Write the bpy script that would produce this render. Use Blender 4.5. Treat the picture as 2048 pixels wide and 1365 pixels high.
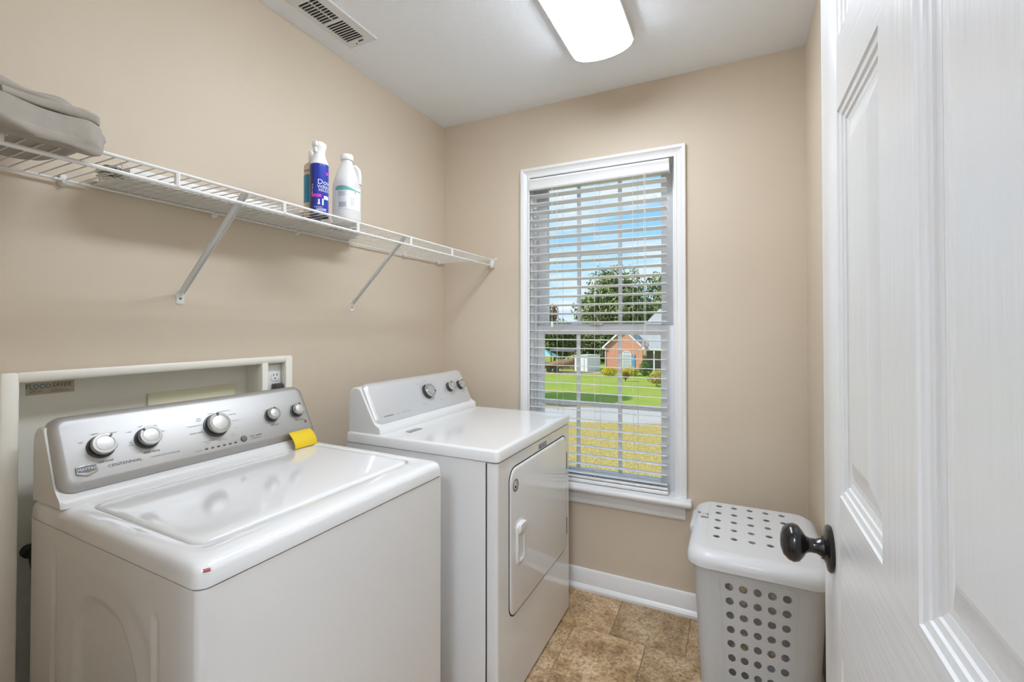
import bpy, bmesh, math, random
from mathutils import Vector, Matrix, noise

random.seed(7)
for o in list(bpy.data.objects):
    bpy.data.objects.remove(o, do_unlink=True)
S = bpy.context.scene
COL = S.collection
R = math.radians

# ------------------------------------------------------------------ camera
cam_d = bpy.data.cameras.new('camera')
cam = bpy.data.objects.new('camera', cam_d)
COL.objects.link(cam)
cam.location = (0.0, 0.0, 1.288)
cam.rotation_euler = (R(90.68), 0.0, R(25.92))
cam_d.sensor_width = 36.0
cam_d.lens = 919.0 / 2048.0 * 36.0
cam_d.shift_y = -38.85 / 2048.0
cam_d.clip_start = 0.01
cam_d.clip_end = 800
S.camera = cam

# ------------------------------------------------------------------ view
S.view_settings.view_transform = 'Standard'
S.view_settings.look = 'None'
S.view_settings.exposure = 0.37
S.view_settings.gamma = 1.0
S.view_settings.use_curve_mapping = False
S.cycles.max_bounces = 8
S.cycles.diffuse_bounces = 5
S.cycles.glossy_bounces = 4
S.cycles.transmission_bounces = 6
S.cycles.transparent_max_bounces = 16
S.cycles.sample_clamp_indirect = 6.0
S.cycles.use_adaptive_sampling = True
S.cycles.adaptive_threshold = 0.02
S.cycles.use_denoising = True
S.cycles.caustics_reflective = False
S.cycles.caustics_refractive = False

LAMP_ROOM = 16.0
FILL_HALL = 48.0  # strength of the added fill lamp behind the camera

# ------------------------------------------------------------------ sky
W = bpy.data.worlds.new('world')
S.world = W
W.use_nodes = True
nt = W.node_tree
nt.nodes.clear()


def N(tree, typ, **kw):
    n = tree.nodes.new(typ)
    for k, v in kw.items():
        if k.startswith('i_'):
            n.inputs[k[2:].replace('_', ' ')].default_value = v
        else:
            setattr(n, k, v)
    return n


def ramp(tree, stops, interp='LINEAR'):
    n = tree.nodes.new('ShaderNodeValToRGB')
    n.color_ramp.interpolation = interp
    el = n.color_ramp.elements
    while len(el) > 1:
        el.remove(el[-1])
    el[0].position = stops[0][0]
    c = stops[0][1]
    el[0].color = (*c, 1) if len(c) == 3 else c
    for p, c in stops[1:]:
        e = el.new(p)
        e.color = (*c, 1) if len(c) == 3 else c
    return n


tc = N(nt, 'ShaderNodeTexCoord')
sep = N(nt, 'ShaderNodeSeparateXYZ')
nt.links.new(tc.outputs['Generated'], sep.inputs[0])
grad = ramp(nt, [(0.0, (0.66, 0.80, 0.93)), (0.10, (0.46, 0.74, 0.95)), (0.30, (0.19, 0.54, 0.87)), (1.0, (0.08, 0.30, 0.64))])
nt.links.new(sep.outputs['Z'], grad.inputs[0])
addz = N(nt, 'ShaderNodeMath', operation='ADD')
addz.inputs[1].default_value = 0.22
nt.links.new(sep.outputs['Z'], addz.inputs[0])
comb = N(nt, 'ShaderNodeCombineXYZ')
for i, ax in enumerate('XY'):
    dv = N(nt, 'ShaderNodeMath', operation='DIVIDE')
    nt.links.new(sep.outputs[ax], dv.inputs[0])
    nt.links.new(addz.outputs[0], dv.inputs[1])
    nt.links.new(dv.outputs[0], comb.inputs[i])
cn = N(nt, 'ShaderNodeTexNoise', i_Scale=1.5, i_Detail=8.0, i_Roughness=0.58)
mp = N(nt, 'ShaderNodeMapping')
mp.inputs['Scale'].default_value = (1.0, 1.9, 1.0)
mp.inputs['Location'].default_value = (3.1, 1.4, 0.0)
nt.links.new(comb.outputs[0], mp.inputs[0])
nt.links.new(mp.outputs[0], cn.inputs['Vector'])
cr = ramp(nt, [(0.44, (0, 0, 0)), (0.66, (1, 1, 1))])
nt.links.new(cn.outputs['Fac'], cr.inputs[0])
mixc = N(nt, 'ShaderNodeMix', data_type='RGBA')
nt.links.new(cr.outputs[0], mixc.inputs[0])
nt.links.new(grad.outputs[0], mixc.inputs[6])
mixc.inputs[7].default_value = (0.90, 0.93, 0.96, 1)
bg = N(nt, 'ShaderNodeBackground')
bg.inputs['Strength'].default_value = 0.88
nt.links.new(mixc.outputs[2], bg.inputs['Color'])
wo = N(nt, 'ShaderNodeOutputWorld')
nt.links.new(bg.outputs[0], wo.inputs[0])

# ------------------------------------------------------------------ sun
sd = bpy.data.lights.new('sun', 'SUN')
sd.energy = 4.0
sd.angle = R(0.6)
sd.color = (1.0, 0.94, 0.84)
sun = bpy.data.objects.new('sun', sd)
COL.objects.link(sun)
sun.location = (-30, -20, 40)
sun.rotation_euler = Vector((0.72, 0.46, -0.60)).to_track_quat('-Z', 'Y').to_euler()

# ------------------------------------------------------------------ materials
MATS = {}


def mat(name, color=(0.8, 0.8, 0.8), rough=0.5, metal=0.0, bump=None, vary=None, stretch=None, spec=0.5, coat=0.0,
        emit=None, alpha=1.0, trans=0.0, sheen=0.0, sss=0.0):
    m = bpy.data.materials.new(name)
    m.use_nodes = True
    t = m.node_tree
    b = t.nodes['Principled BSDF']
    b.inputs['Base Color'].default_value = (*color, 1)
    b.inputs['Roughness'].default_value = rough
    b.inputs['Metallic'].default_value = metal
    b.inputs['Specular IOR Level'].default_value = spec
    b.inputs['Coat Weight'].default_value = coat
    b.inputs['Coat Roughness'].default_value = 0.05
    b.inputs['Alpha'].default_value = alpha
    b.inputs['Transmission Weight'].default_value = trans
    b.inputs['Sheen Weight'].default_value = sheen
    if emit:
        b.inputs['Emission Color'].default_value = (*emit[0], 1)
        b.inputs['Emission Strength'].default_value = emit[1]
    co = N(t, 'ShaderNodeTexCoord')
    src = co.outputs['Object']
    if stretch:
        mpn = N(t, 'ShaderNodeMapping')
        mpn.inputs['Scale'].default_value = stretch
        t.links.new(src, mpn.inputs[0])
        src = mpn.outputs[0]
    if vary:                                    # (scale, second colour, amount)
        nz = N(t, 'ShaderNodeTexNoise', i_Scale=vary[0], i_Detail=5.0, i_Roughness=0.6)
        t.links.new(src, nz.inputs['Vector'])
        rp = ramp(t, [(0.35, (0, 0, 0)), (0.68, (1, 1, 1))])
        t.links.new(nz.outputs['Fac'], rp.inputs[0])
        ml = N(t, 'ShaderNodeMath', operation='MULTIPLY')
        ml.inputs[1].default_value = vary[2]
        t.links.new(rp.outputs[0], ml.inputs[0])
        mx = N(t, 'ShaderNodeMix', data_type='RGBA')
        mx.inputs[6].default_value = (*color, 1)
        mx.inputs[7].default_value = (*vary[1], 1)
        t.links.new(ml.outputs[0], mx.inputs[0])
        t.links.new(mx.outputs[2], b.inputs['Base Color'])
    if bump:                                    # (scale, strength, distance)
        nb = N(t, 'ShaderNodeTexNoise', i_Scale=bump[0], i_Detail=3.0)
        t.links.new(src, nb.inputs['Vector'])
        bp = N(t, 'ShaderNodeBump')
        bp.inputs['Strength'].default_value = bump[1]
        bp.inputs['Distance'].default_value = bump[2]
        t.links.new(nb.outputs['Fac'], bp.inputs['Height'])
        t.links.new(bp.outputs[0], b.inputs['Normal'])
    MATS[name] = m
    return m


mat('wall_paint', (0.660, 0.565, 0.445), 0.55, bump=(260, 0.10, 0.002), vary=(3.0, (0.640, 0.540, 0.415), 0.6), spec=0.4)
mat('hall_paint', (0.82, 0.82, 0.82), 0.7, bump=(260, 0.10, 0.002))  # white so the unseen hall walls bounce more fill into the room
mat('ceiling_paint', (0.885, 0.91, 0.945), 0.9, bump=(230, 0.55, 0.005), spec=0.1)
mat('trim_white', (0.84, 0.84, 0.835), 0.32, bump=(40, 0.03, 0.001))
mat('door_paint', (0.83, 0.83, 0.83), 0.27, bump=(12, 0.30, 0.0022), stretch=(9, 9, 0.55))
mat('door_paint_cross', (0.83, 0.83, 0.83), 0.27, bump=(12, 0.30, 0.0022), stretch=(9, 0.55, 9))
mat('enamel', (0.80, 0.80, 0.795), 0.10, coat=0.4)
mat('enamel_side', (0.79, 0.785, 0.775), 0.36, bump=(500, 0.05, 0.0006))
mat('plastic_white', (0.76, 0.755, 0.74), 0.38)
mat('steel', (0.52, 0.515, 0.505), 0.52, metal=1.0, bump=(60, 0.05, 0.0004), stretch=(1, 0.03, 14))
mat('dryer_fascia', (0.72, 0.725, 0.735), 0.36, metal=0.5, bump=(60, 0.05, 0.0004), stretch=(1, 0.03, 14))
mat('chrome', (0.62, 0.62, 0.61), 0.20, metal=1.0)
mat('knob_face', (0.60, 0.60, 0.585), 0.46, metal=0.7)
mat('knob_dark', (0.06, 0.06, 0.06), 0.35)
mat('badge_grey', (0.14, 0.145, 0.155), 0.40)
mat('print_dark', (0.035, 0.035, 0.04), 0.6)
mat('print_grey', (0.30, 0.29, 0.27), 0.6)
mat('print_white', (0.85, 0.85, 0.86), 0.5)
mat('gap_dark', (0.012, 0.012, 0.012), 0.8)  # near-black standing for the shade inside gaps and openings
mat('yellow_card', (0.86, 0.60, 0.015), 0.55, bump=(60, 0.1, 0.001))
mat('wire_white', (0.76, 0.755, 0.73), 0.42)
mat('slat_white', (0.80, 0.80, 0.795), 0.38)
mat('old_slat', (0.76, 0.75, 0.71), 0.42)
mat('cord', (0.72, 0.71, 0.68), 0.8)
mat('tassel', (0.50, 0.44, 0.36), 0.5)
mat('vinyl_white', (0.84, 0.845, 0.86), 0.38)
mat('box_cream', (0.82, 0.79, 0.70), 0.42, bump=(90, 0.05, 0.001), vary=(7, (0.79, 0.75, 0.66), 0.6))
mat('cover_cream', (0.74, 0.70, 0.50), 0.5)
mat('sticker_tan', (0.56, 0.50, 0.36), 0.45, vary=(30, (0.50, 0.43, 0.31), 0.8))
mat('print_teal', (0.015, 0.12, 0.17), 0.5)
mat('print_brown', (0.10, 0.07, 0.06), 0.5)
mat('hose_dark', (0.05, 0.05, 0.045), 0.6)
mat('knob_bronze', (0.008, 0.007, 0.007), 0.20, coat=0.2)
mat('hamper_white', (0.86, 0.865, 0.87), 0.25)
mat('hamper_body', (0.80, 0.805, 0.805), 0.45, bump=(400, 0.06, 0.0006))


def translucent(name, k):
    m = MATS[name]
    t = m.node_tree
    b = t.nodes['Principled BSDF']
    out = [n for n in t.nodes if n.type == 'OUTPUT_MATERIAL'][0]
    tl = N(t, 'ShaderNodeBsdfTranslucent')
    tl.inputs[0].default_value = b.inputs['Base Color'].default_value
    mx = N(t, 'ShaderNodeMixShader')
    mx.inputs[0].default_value = k
    t.links.new(b.outputs[0], mx.inputs[1])
    t.links.new(tl.outputs[0], mx.inputs[2])
    t.links.new(mx.outputs[0], out.inputs[0])


translucent('hamper_white', 0.30)
translucent('hamper_body', 0.38)
mat('cloth_grey', (0.35, 0.315, 0.27), 0.95, bump=(700, 0.25, 0.001), vary=(40, (0.30, 0.27, 0.23), 0.7), sheen=0.25)
mat('can_blue', (0.018, 0.04, 0.36), 0.28)
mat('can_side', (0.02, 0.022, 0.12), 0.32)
mat('can_white', (0.82, 0.82, 0.82), 0.35)
mat('can_tan', (0.62, 0.50, 0.40), 0.35)
mat('can_teal', (0.02, 0.25, 0.42), 0.35)
mat('can_magenta', (0.62, 0.05, 0.50), 0.4)
mat('can_bottom', (0.62, 0.60, 0.52), 0.3, metal=0.8)
mat('can_ring', (0.08, 0.075, 0.07), 0.35, metal=0.7)
mat('jug_plastic', (0.86, 0.86, 0.85), 0.35, alpha=0.72)
mat('jug_label', (0.82, 0.83, 0.84), 0.45)
mat('label_green', (0.16, 0.46, 0.38), 0.45)
mat('sticker_blue', (0.35, 0.50, 0.62), 0.5)
mat('sticker_brown', (0.22, 0.13, 0.07), 0.5)
mat('red_mark', (0.45, 0.10, 0.11), 0.5)
mat('flag_red', (0.55, 0.12, 0.10), 0.4)
mat('vent_metal', (0.72, 0.72, 0.72), 0.45)
mat('vent_dark', (0.05, 0.05, 0.045), 0.9)
mat('lens', (0.9, 0.9, 0.9), 0.4, emit=((0.885, 0.970, 1.085), LAMP_ROOM))
mat('fill_lens', (0.9, 0.9, 0.9), 0.4, emit=((0.885, 0.970, 1.085), FILL_HALL))  # glow of the added fill lamp
mat('fixture_white', (0.70, 0.70, 0.70), 0.5)
mat('grout', (0.26, 0.19, 0.12), 0.9)
# outdoors
mat('lawn_dry', (0.64, 0.47, 0.18), 0.95, vary=(5.0, (0.36, 0.30, 0.07), 0.9), bump=(14, 1.0, 0.08), spec=0.05)
mat('lawn_green', (0.27, 0.38, 0.06), 0.95, vary=(0.5, (0.42, 0.42, 0.10), 0.8), bump=(20, 0.6, 0.05), spec=0.05)
mat('concrete', (0.52, 0.49, 0.46), 0.9, vary=(0.6, (0.46, 0.43, 0.41), 0.8), spec=0.1)
mat('dirt', (0.48, 0.36, 0.24), 0.95, vary=(2.0, (0.40, 0.32, 0.16), 0.8), spec=0.05)
mat('leaf_green', (0.13, 0.20, 0.055), 0.7, vary=(0.55, (0.26, 0.30, 0.10), 0.9))
mat('leaf_dark', (0.07, 0.12, 0.03), 0.7, vary=(0.7, (0.19, 0.21, 0.05), 0.8))
mat('leaf_autumn', (0.33, 0.15, 0.05), 0.7, vary=(1.0, (0.20, 0.16, 0.06), 0.9))
mat('leaf_yellow', (0.62, 0.50, 0.02), 0.7, vary=(4.0, (0.42, 0.42, 0.02), 0.8))
mat('leaf_bush', (0.07, 0.15, 0.03), 0.7, vary=(4.0, (0.13, 0.20, 0.04), 0.8))
mat('leaf_red', (0.16, 0.05, 0.03), 0.7, vary=(4.0, (0.20, 0.12, 0.03), 0.8))
mat('leaf_mixed', (0.42, 0.26, 0.08), 0.7, vary=(5.0, (0.30, 0.34, 0.05), 0.9))
mat('bark', (0.12, 0.085, 0.06), 0.9)
mat('shingle', (0.40, 0.42, 0.43), 0.9, vary=(3.0, (0.34, 0.36, 0.37), 0.9), bump=(8, 0.4, 0.03))
mat('house_trim', (0.78, 0.78, 0.76), 0.6)
mat('shutter_blue', (0.13, 0.33, 0.55), 0.6)
mat('house_glass', (0.42, 0.48, 0.52), 0.12)
mat('porch_wall', (0.42, 0.34, 0.33), 0.8)
mat('door_dark', (0.06, 0.08, 0.14), 0.5)
mat('shed_white', (0.80, 0.80, 0.79), 0.6)
mat('shed_grey', (0.62, 0.63, 0.60), 0.6)  # pale grey of the shed roof
mat('tarp_brown', (0.26, 0.16, 0.09), 0.9, vary=(1.2, (0.19, 0.12, 0.07), 0.8))
mat('tyre', (0.02, 0.02, 0.02), 0.8)
mat('carport_roof', (0.16, 0.17, 0.20), 0.6)
mat('canopy_teal', (0.22, 0.52, 0.50), 0.8)


def brick_mat():
    m = bpy.data.materials.new('brick')
    m.use_nodes = True
    t = m.node_tree
    b = t.nodes['Principled BSDF']
    b.inputs['Roughness'].default_value = 0.9
    co = N(t, 'ShaderNodeTexCoord')
    sp = N(t, 'ShaderNodeSeparateXYZ')
    cb = N(t, 'ShaderNodeCombineXYZ')
    t.links.new(co.outputs['Object'], sp.inputs[0])
    t.links.new(sp.outputs['X'], cb.inputs[0])
    t.links.new(sp.outputs['Z'], cb.inputs[1])
    br = N(t, 'ShaderNodeTexBrick')
    br.inputs['Color1'].default_value = (0.60, 0.25, 0.155, 1)
    br.inputs['Color2'].default_value = (0.68, 0.32, 0.21, 1)
    br.inputs['Mortar'].default_value = (0.50, 0.36, 0.28, 1)
    br.inputs['Scale'].default_value = 4.6
    br.inputs['Mortar Size'].default_value = 0.012
    t.links.new(cb.outputs[0], br.inputs['Vector'])
    t.links.new(br.outputs['Color'], b.inputs['Base Color'])
    MATS['brick'] = m


brick_mat()


def tile_mat():
    """stone-look vinyl tile: patches of tan and brown, pale veins, its own pattern for each tile"""
    m = bpy.data.materials.new('tile_stone')
    m.use_nodes = True
    t = m.node_tree
    b = t.nodes['Principled BSDF']
    b.inputs['Roughness'].default_value = 0.42
    co = N(t, 'ShaderNodeTexCoord')
    oi = N(t, 'ShaderNodeObjectInfo')
    mu = N(t, 'ShaderNodeMath', operation='MULTIPLY')
    mu.inputs[1].default_value = 37.0
    t.links.new(oi.outputs['Random'], mu.inputs[0])

    def nz(scale, det, rough):
        n = N(t, 'ShaderNodeTexNoise', noise_dimensions='4D', i_Scale=scale, i_Detail=det, i_Roughness=rough)
        t.links.new(co.outputs['Object'], n.inputs['Vector'])
        t.links.new(mu.outputs[0], n.inputs['W'])
        return n
    big = nz(7.0, 4.0, 0.6)
    bigr = ramp(t, [(0.30, (0.20, 0.120, 0.055)), (0.45, (0.33, 0.215, 0.110)), (0.58, (0.48, 0.345, 0.205)), (0.74, (0.60, 0.465, 0.315))])
    t.links.new(big.outputs['Fac'], bigr.inputs[0])
    fine = nz(85.0, 3.0, 0.7)
    finer = ramp(t, [(0.36, (0.42, 0.36, 0.30)), (0.52, (1, 1, 1)), (0.66, (1.35, 1.35, 1.30))])
    t.links.new(fine.outputs['Fac'], finer.inputs[0])
    mx = N(t, 'ShaderNodeMix', data_type='RGBA', blend_type='MULTIPLY')
    mx.inputs[0].default_value = 0.85
    t.links.new(bigr.outputs[0], mx.inputs[6])
    t.links.new(finer.outputs[0], mx.inputs[7])
    mid = nz(12.0, 7.0, 0.75)
    midr = ramp(t, [(0.485, (0, 0, 0)), (0.50, (1, 1, 1)), (0.535, (0, 0, 0))])
    t.links.new(mid.outputs['Fac'], midr.inputs[0])
    m2 = N(t, 'ShaderNodeMath', operation='MULTIPLY')
    m2.inputs[1].default_value = 0.28
    t.links.new(midr.outputs[0], m2.inputs[0])
    mx2 = N(t, 'ShaderNodeMix', data_type='RGBA')
    mx2.inputs[7].default_value = (0.68, 0.56, 0.40, 1)
    t.links.new(m2.outputs[0], mx2.inputs[0])
    t.links.new(mx.outputs[2], mx2.inputs[6])
    tone = N(t, 'ShaderNodeMapRange')
    tone.inputs['To Min'].default_value = 1.02
    tone.inputs['To Max'].default_value = 1.42
    t.links.new(oi.outputs['Random'], tone.inputs['Value'])
    hsv = N(t, 'ShaderNodeHueSaturation')
    t.links.new(tone.outputs[0], hsv.inputs['Value'])
    t.links.new(mx2.outputs[2], hsv.inputs['Color'])
    t.links.new(hsv.outputs[0], b.inputs['Base Color'])
    bp = N(t, 'ShaderNodeBump')
    bp.inputs['Strength'].default_value = 0.25
    bp.inputs['Distance'].default_value = 0.002
    t.links.new(mid.outputs['Fac'], bp.inputs['Height'])
    t.links.new(bp.outputs[0], b.inputs['Normal'])
    MATS['tile_stone'] = m


tile_mat()


def glass_mat():
    m = bpy.data.materials.new('window_glass')
    m.use_nodes = True
    t = m.node_tree
    t.nodes.clear()
    tr = N(t, 'ShaderNodeBsdfTransparent')
    tr.inputs[0].default_value = (0.97, 0.985, 0.98, 1)
    gl = N(t, 'ShaderNodeBsdfGlossy')
    gl.inputs['Roughness'].default_value = 0.02
    fr = N(t, 'ShaderNodeFresnel')
    fr.inputs['IOR'].default_value = 1.35
    mx = N(t, 'ShaderNodeMixShader')
    t.links.new(fr.outputs[0], mx.inputs[0])
    t.links.new(tr.outputs[0], mx.inputs[1])
    t.links.new(gl.outputs[0], mx.inputs[2])
    out = N(t, 'ShaderNodeOutputMaterial')
    t.links.new(mx.outputs[0], out.inputs[0])
    MATS['window_glass'] = m


glass_mat()


# ------------------------------------------------------------------ mesh helpers
def rootloc(p):
    v = Vector((0, 0, 0))
    while p is not None:
        v = v + p.location
        p = p.parent
    return v


class MB:
    def __init__(self):
        self.v = []
        self.f = []

    def add(self, vs, fs):
        b = len(self.v)
        self.v += [tuple(p) for p in vs]
        self.f += [[i + b for i in q] for q in fs]
        return self

    def box(self, x0, x1, y0, y1, z0, z1):
        vs = [(x, y, z) for x in (x0, x1) for y in (y0, y1) for z in (z0, z1)]
        return self.add(vs, [(0, 1, 3, 2), (4, 6, 7, 5), (0, 4, 5, 1), (2, 3, 7, 6), (0, 2, 6, 4), (1, 5, 7, 3)])

    def loft(self, loops, cap0=True, cap1=True, closed=True, skip=()):
        n = len(loops[0])
        vs = [p for lp in loops for p in lp]
        fs = []
        for k in range(len(loops) - 1):
            for i in range(n if closed else n - 1):
                if i in skip:
                    continue
                j = (i + 1) % n
                fs.append((k * n + i, k * n + j, (k + 1) * n + j, (k + 1) * n + i))
        if cap0:
            fs.append(tuple(range(n - 1, -1, -1)))
        if cap1:
            b = (len(loops) - 1) * n
            fs.append(tuple(range(b, b + n)))
        return self.add(vs, fs)

    def tube(self, pts, r, seg=8, cap=True):
        pts = [Vector(p) for p in pts]
        loops = []
        up = None
        for i, p in enumerate(pts):
            a = pts[max(i - 1, 0)]
            b = pts[min(i + 1, len(pts) - 1)]
            d = (b - a).normalized()
            if up is None:
                up = Vector((0, 0, 1)) if abs(d.z) < 0.9 else Vector((1, 0, 0))
            x = d.cross(up).normalized()
            y = x.cross(d).normalized()
            up = y
            rr_ = r[i] if isinstance(r, (list, tuple)) else r
            loops.append([p + x * math.cos(2 * math.pi * k / seg) * rr_ + y * math.sin(2 * math.pi * k / seg) * rr_ for k in range(seg)])
        return self.loft(loops, cap, cap)

    def lathe(self, prof, o, ax=(0, 0, 1), seg=24, cap0=True, cap1=True):
        o = Vector(o)
        d = Vector(ax).normalized()
        up = Vector((0, 0, 1)) if abs(d.z) < 0.9 else Vector((1, 0, 0))
        x = up.cross(d).normalized()
        y = d.cross(x)
        loops = [[o + d * h + x * (r * math.cos(2 * math.pi * k / seg)) + y * (r * math.sin(2 * math.pi * k / seg)) for k in range(seg)] for r, h in prof]
        return self.loft(loops, cap0, cap1)

    def prism(self, poly, axis, lo, hi):
        """poly: 2D points in the other two axes (in xyz order)"""
        def mk(p, t):
            q = list(p)
            q.insert(axis, t)
            return tuple(q)
        return self.loft([[mk(p, lo) for p in poly], [mk(p, hi) for p in poly]])

    def mesh(self, name, off=(0, 0, 0), bevel=0.0, seg=2, smooth=40):
        me = bpy.data.meshes.new(name)
        off = Vector(off)
        me.from_pydata([Vector(p) - off for p in self.v], [], self.f)
        bm = bmesh.new()
        bm.from_mesh(me)
        bmesh.ops.recalc_face_normals(bm, faces=bm.faces)
        if bevel:
            es = [e for e in bm.edges if len(e.link_faces) == 2 and e.calc_face_angle(0) > R(35)]
            bmesh.ops.bevel(bm, geom=es, offset=bevel, segments=seg, affect='EDGES', profile=0.5, clamp_overlap=True)
        bm.to_mesh(me)
        bm.free()
        if smooth:
            me.shade_smooth()
            me.set_sharp_from_angle(angle=R(smooth))
        return me

    def build(self, name, m, parent=None, bevel=0.0, seg=2, smooth=40):
        off = rootloc(parent)
        me = self.mesh(name, off, bevel, seg, smooth)
        me.materials.append(MATS[m])
        o = bpy.data.objects.new(name, me)
        COL.objects.link(o)
        o.parent = parent
        if name in ('lettering', 'label_print', 'sticker_print', 'sticker_bars'):
            o['kind'] = 'stuff'
        return o


def tag(o, label=None, cat=None, group=None, kind=None):
    if label:
        o['label'] = label
    if cat:
        o['category'] = cat
    if group:
        o['group'] = group
    if kind:
        o['kind'] = kind
    return o


def empty(name, loc, label=None, cat=None, group=None, kind=None):
    o = bpy.data.objects.new(name, None)
    o.empty_display_size = 0.05
    COL.objects.link(o)
    o.location = loc
    return tag(o, label, cat, group, kind)


def inst(name, me, loc, parent, rot=None):
    """a part that shares its mesh with alike parts; loc is in the world"""
    o = bpy.data.objects.new(name, me)
    COL.objects.link(o)
    o.parent = parent
    o.location = Vector(loc) - rootloc(parent)
    if rot:
        o.rotation_euler = rot
    return o


def rr(x0, x1, y0, y1, r, n=6):
    pts = []
    for cx, cy, a0 in ((x1 - r, y1 - r, 0), (x0 + r, y1 - r, 90), (x0 + r, y0 + r, 180), (x1 - r, y0 + r, 270)):
        for k in range(n + 1):
            a = R(a0 + 90.0 * k / n)
            pts.append((cx + r * math.cos(a), cy + r * math.sin(a)))
    return pts


def rbox(mb, x0, x1, y0, y1, z0, z1, b=0.004):
    """box with bevelled edges added to a shared MB"""
    lo = [rr(x0 + d, x1 - d, y0 + d, y1 - d, max(b - d * 0.6, 0.0005), 2) for d in (b * 0.8, 0, 0, b * 0.8)]
    zs = (z0, z0 + b, z1 - b, z1)
    return mb.loft([[(p[0], p[1], z) for p in l] for l, z in zip(lo, zs)])


_txt = {}


def text2d(body, size):
    """triangles of a line of lettering, centred, in the xy plane"""
    key = body
    if key not in _txt:
        c = bpy.data.curves.new('lettering', 'FONT')
        c.body = body
        c.size = 1.0
        c.align_x = 'CENTER'
        c.align_y = 'CENTER'
        c.resolution_u = 2
        o = bpy.data.objects.new('lettering', c)
        COL.objects.link(o)
        dg = bpy.context.evaluated_depsgraph_get()
        me = bpy.data.meshes.new_from_object(o.evaluated_get(dg))
        _txt[key] = ([tuple(v.co) for v in me.vertices], [tuple(p.vertices) for p in me.polygons])
        bpy.data.objects.remove(o)
        bpy.data.curves.remove(c)
        bpy.data.meshes.remove(me)
    vs, fs = _txt[key]
    return [(v[0] * size, v[1] * size) for v in vs], fs


class Plane:
    """a local drawing plane: point(u, v, h) = o + u*ex + v*ey + h*n"""
    def __init__(self, o, ex, ey):
        self.o = Vector(o)
        self.ex = Vector(ex).normalized()
        self.ey = Vector(ey).normalized()
        self.n = self.ex.cross(self.ey).normalized()

    def p(self, u, v, h=0.0):
        return self.o + self.ex * u + self.ey * v + self.n * h

    def text(self, mb, body, u, v, size, h=0.0006, sx=1.0, ang=0.0, shear=0.0):
        vs, fs = text2d(body, size)
        ca, sa = math.cos(ang), math.sin(ang)
        out = []
        for x, y in vs:
            x = x * sx + y * shear
            out.append(self.p(u + x * ca - y * sa, v + x * sa + y * ca, h))
        mb.add(out, fs)
        return mb

    def rect(self, mb, u0, u1, v0, v1, h=0.0004):
        mb.add([self.p(u0, v0, h), self.p(u1, v0, h), self.p(u1, v1, h), self.p(u0, v1, h)], [(0, 1, 2, 3)])
        return mb

    def slab(self, mb, pts, h0, h1, inset=0.0):
        lo = [[self.p(u, v, h0) for u, v in pts], [self.p(u, v, h1) for u, v in pts]]
        return mb.loft(lo)


# ================================================================== ROOM
XL, XR = -1.512, 0.263
YW = 2.21
YD = 0.135
ZC = 2.443


def struct(name, mb, m, **kw):
    return tag(mb.build(name, m, None, **kw), kind='structure')


mb = MB()                                             # left wall, with the recess for the washer box
mb.box(XL - 0.12, XL, YD - 0.12, 0.455, -0.1, ZC + 0.1)
mb.box(XL - 0.12, XL, 0.455, 1.178, 1.163, ZC + 0.1)
mb.box(XL - 0.12, XL, 1.178, YW + 0.16, -0.1, ZC + 0.1)
mb.box(XL - 0.12, XL - 0.085, 0.455, 1.178, -0.1, 1.163)
struct('wall_left', mb, 'wall_paint', smooth=0)
WX0, WX1, WZ0, WZ1 = -0.976, -0.239, 0.49, 2.077       # rough opening of the window
mb = MB()
mb.box(XL - 0.12, WX0, YW, YW + 0.16, -0.1, ZC + 0.1)
mb.box(WX1, XR + 0.12, YW, YW + 0.16, -0.1, ZC + 0.1)
mb.box(WX0, WX1, YW, YW + 0.16, -0.1, WZ0)
mb.box(WX0, WX1, YW, YW + 0.16, WZ1, ZC + 0.1)
struct('wall_back', mb, 'wall_paint', smooth=0)
struct('wall_right', MB().box(XR, XR + 0.12, YD - 0.12, YW, -0.1, ZC + 0.1), 'wall_paint', smooth=0)
DX0, DX1 = -0.635, 0.178                              # doorway
mb = MB()
mb.box(XL - 0.12, DX0 - 0.02, YD - 0.12, YD, -0.1, ZC + 0.1)
mb.box(DX1 + 0.02, XR + 0.12, YD - 0.12, YD, -0.1, ZC + 0.1)
mb.box(DX0 - 0.02, DX1 + 0.02, YD - 0.12, YD, 2.06, ZC + 0.1)
struct('wall_front', mb, 'wall_paint', smooth=0)
mb = MB()                                             # jamb lining of the doorway
mb.box(DX0 - 0.02, DX0, YD - 0.125, YD + 0.004, 0.0, 2.06)
mb.box(DX1, DX1 + 0.02, YD - 0.125, YD + 0.004, 0.0, 2.06)
mb.box(DX0 - 0.02, DX1 + 0.02, YD - 0.125, YD + 0.004, 2.04, 2.06)
struct('trim_1', mb, 'trim_white', smooth=0)
struct('ceiling', MB().box(XL - 0.12, XR + 0.12, YD - 0.12, YW + 0.16, ZC, ZC + 0.1), 'ceiling_paint', smooth=0)

# hall behind the camera
HX0, HX1, HY0, HY1 = -1.35, 0.95, -1.55, YD - 0.12
mb = MB()
mb.box(HX0 - 0.1, HX0, HY0, HY1, -0.1, ZC + 0.1)
struct('wall_hall_left', mb, 'hall_paint', smooth=0)
struct('wall_hall_right', MB().box(HX1, HX1 + 0.1, HY0, HY1 + 0.12, -0.1, ZC + 0.1), 'hall_paint', smooth=0)
struct('wall_hall_rear', MB().box(HX0 - 0.1, HX1 + 0.1, HY0 - 0.1, HY0, -0.1, ZC + 0.1), 'hall_paint', smooth=0)
struct('wall_hall_end', MB().box(XR + 0.12, HX1, HY1, HY1 + 0.12, -0.1, ZC + 0.1), 'hall_paint', smooth=0)
struct('ceiling_hall', MB().box(HX0 - 0.1, HX1 + 0.1, HY0 - 0.1, HY1, ZC, ZC + 0.1), 'ceiling_paint', smooth=0)
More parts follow.
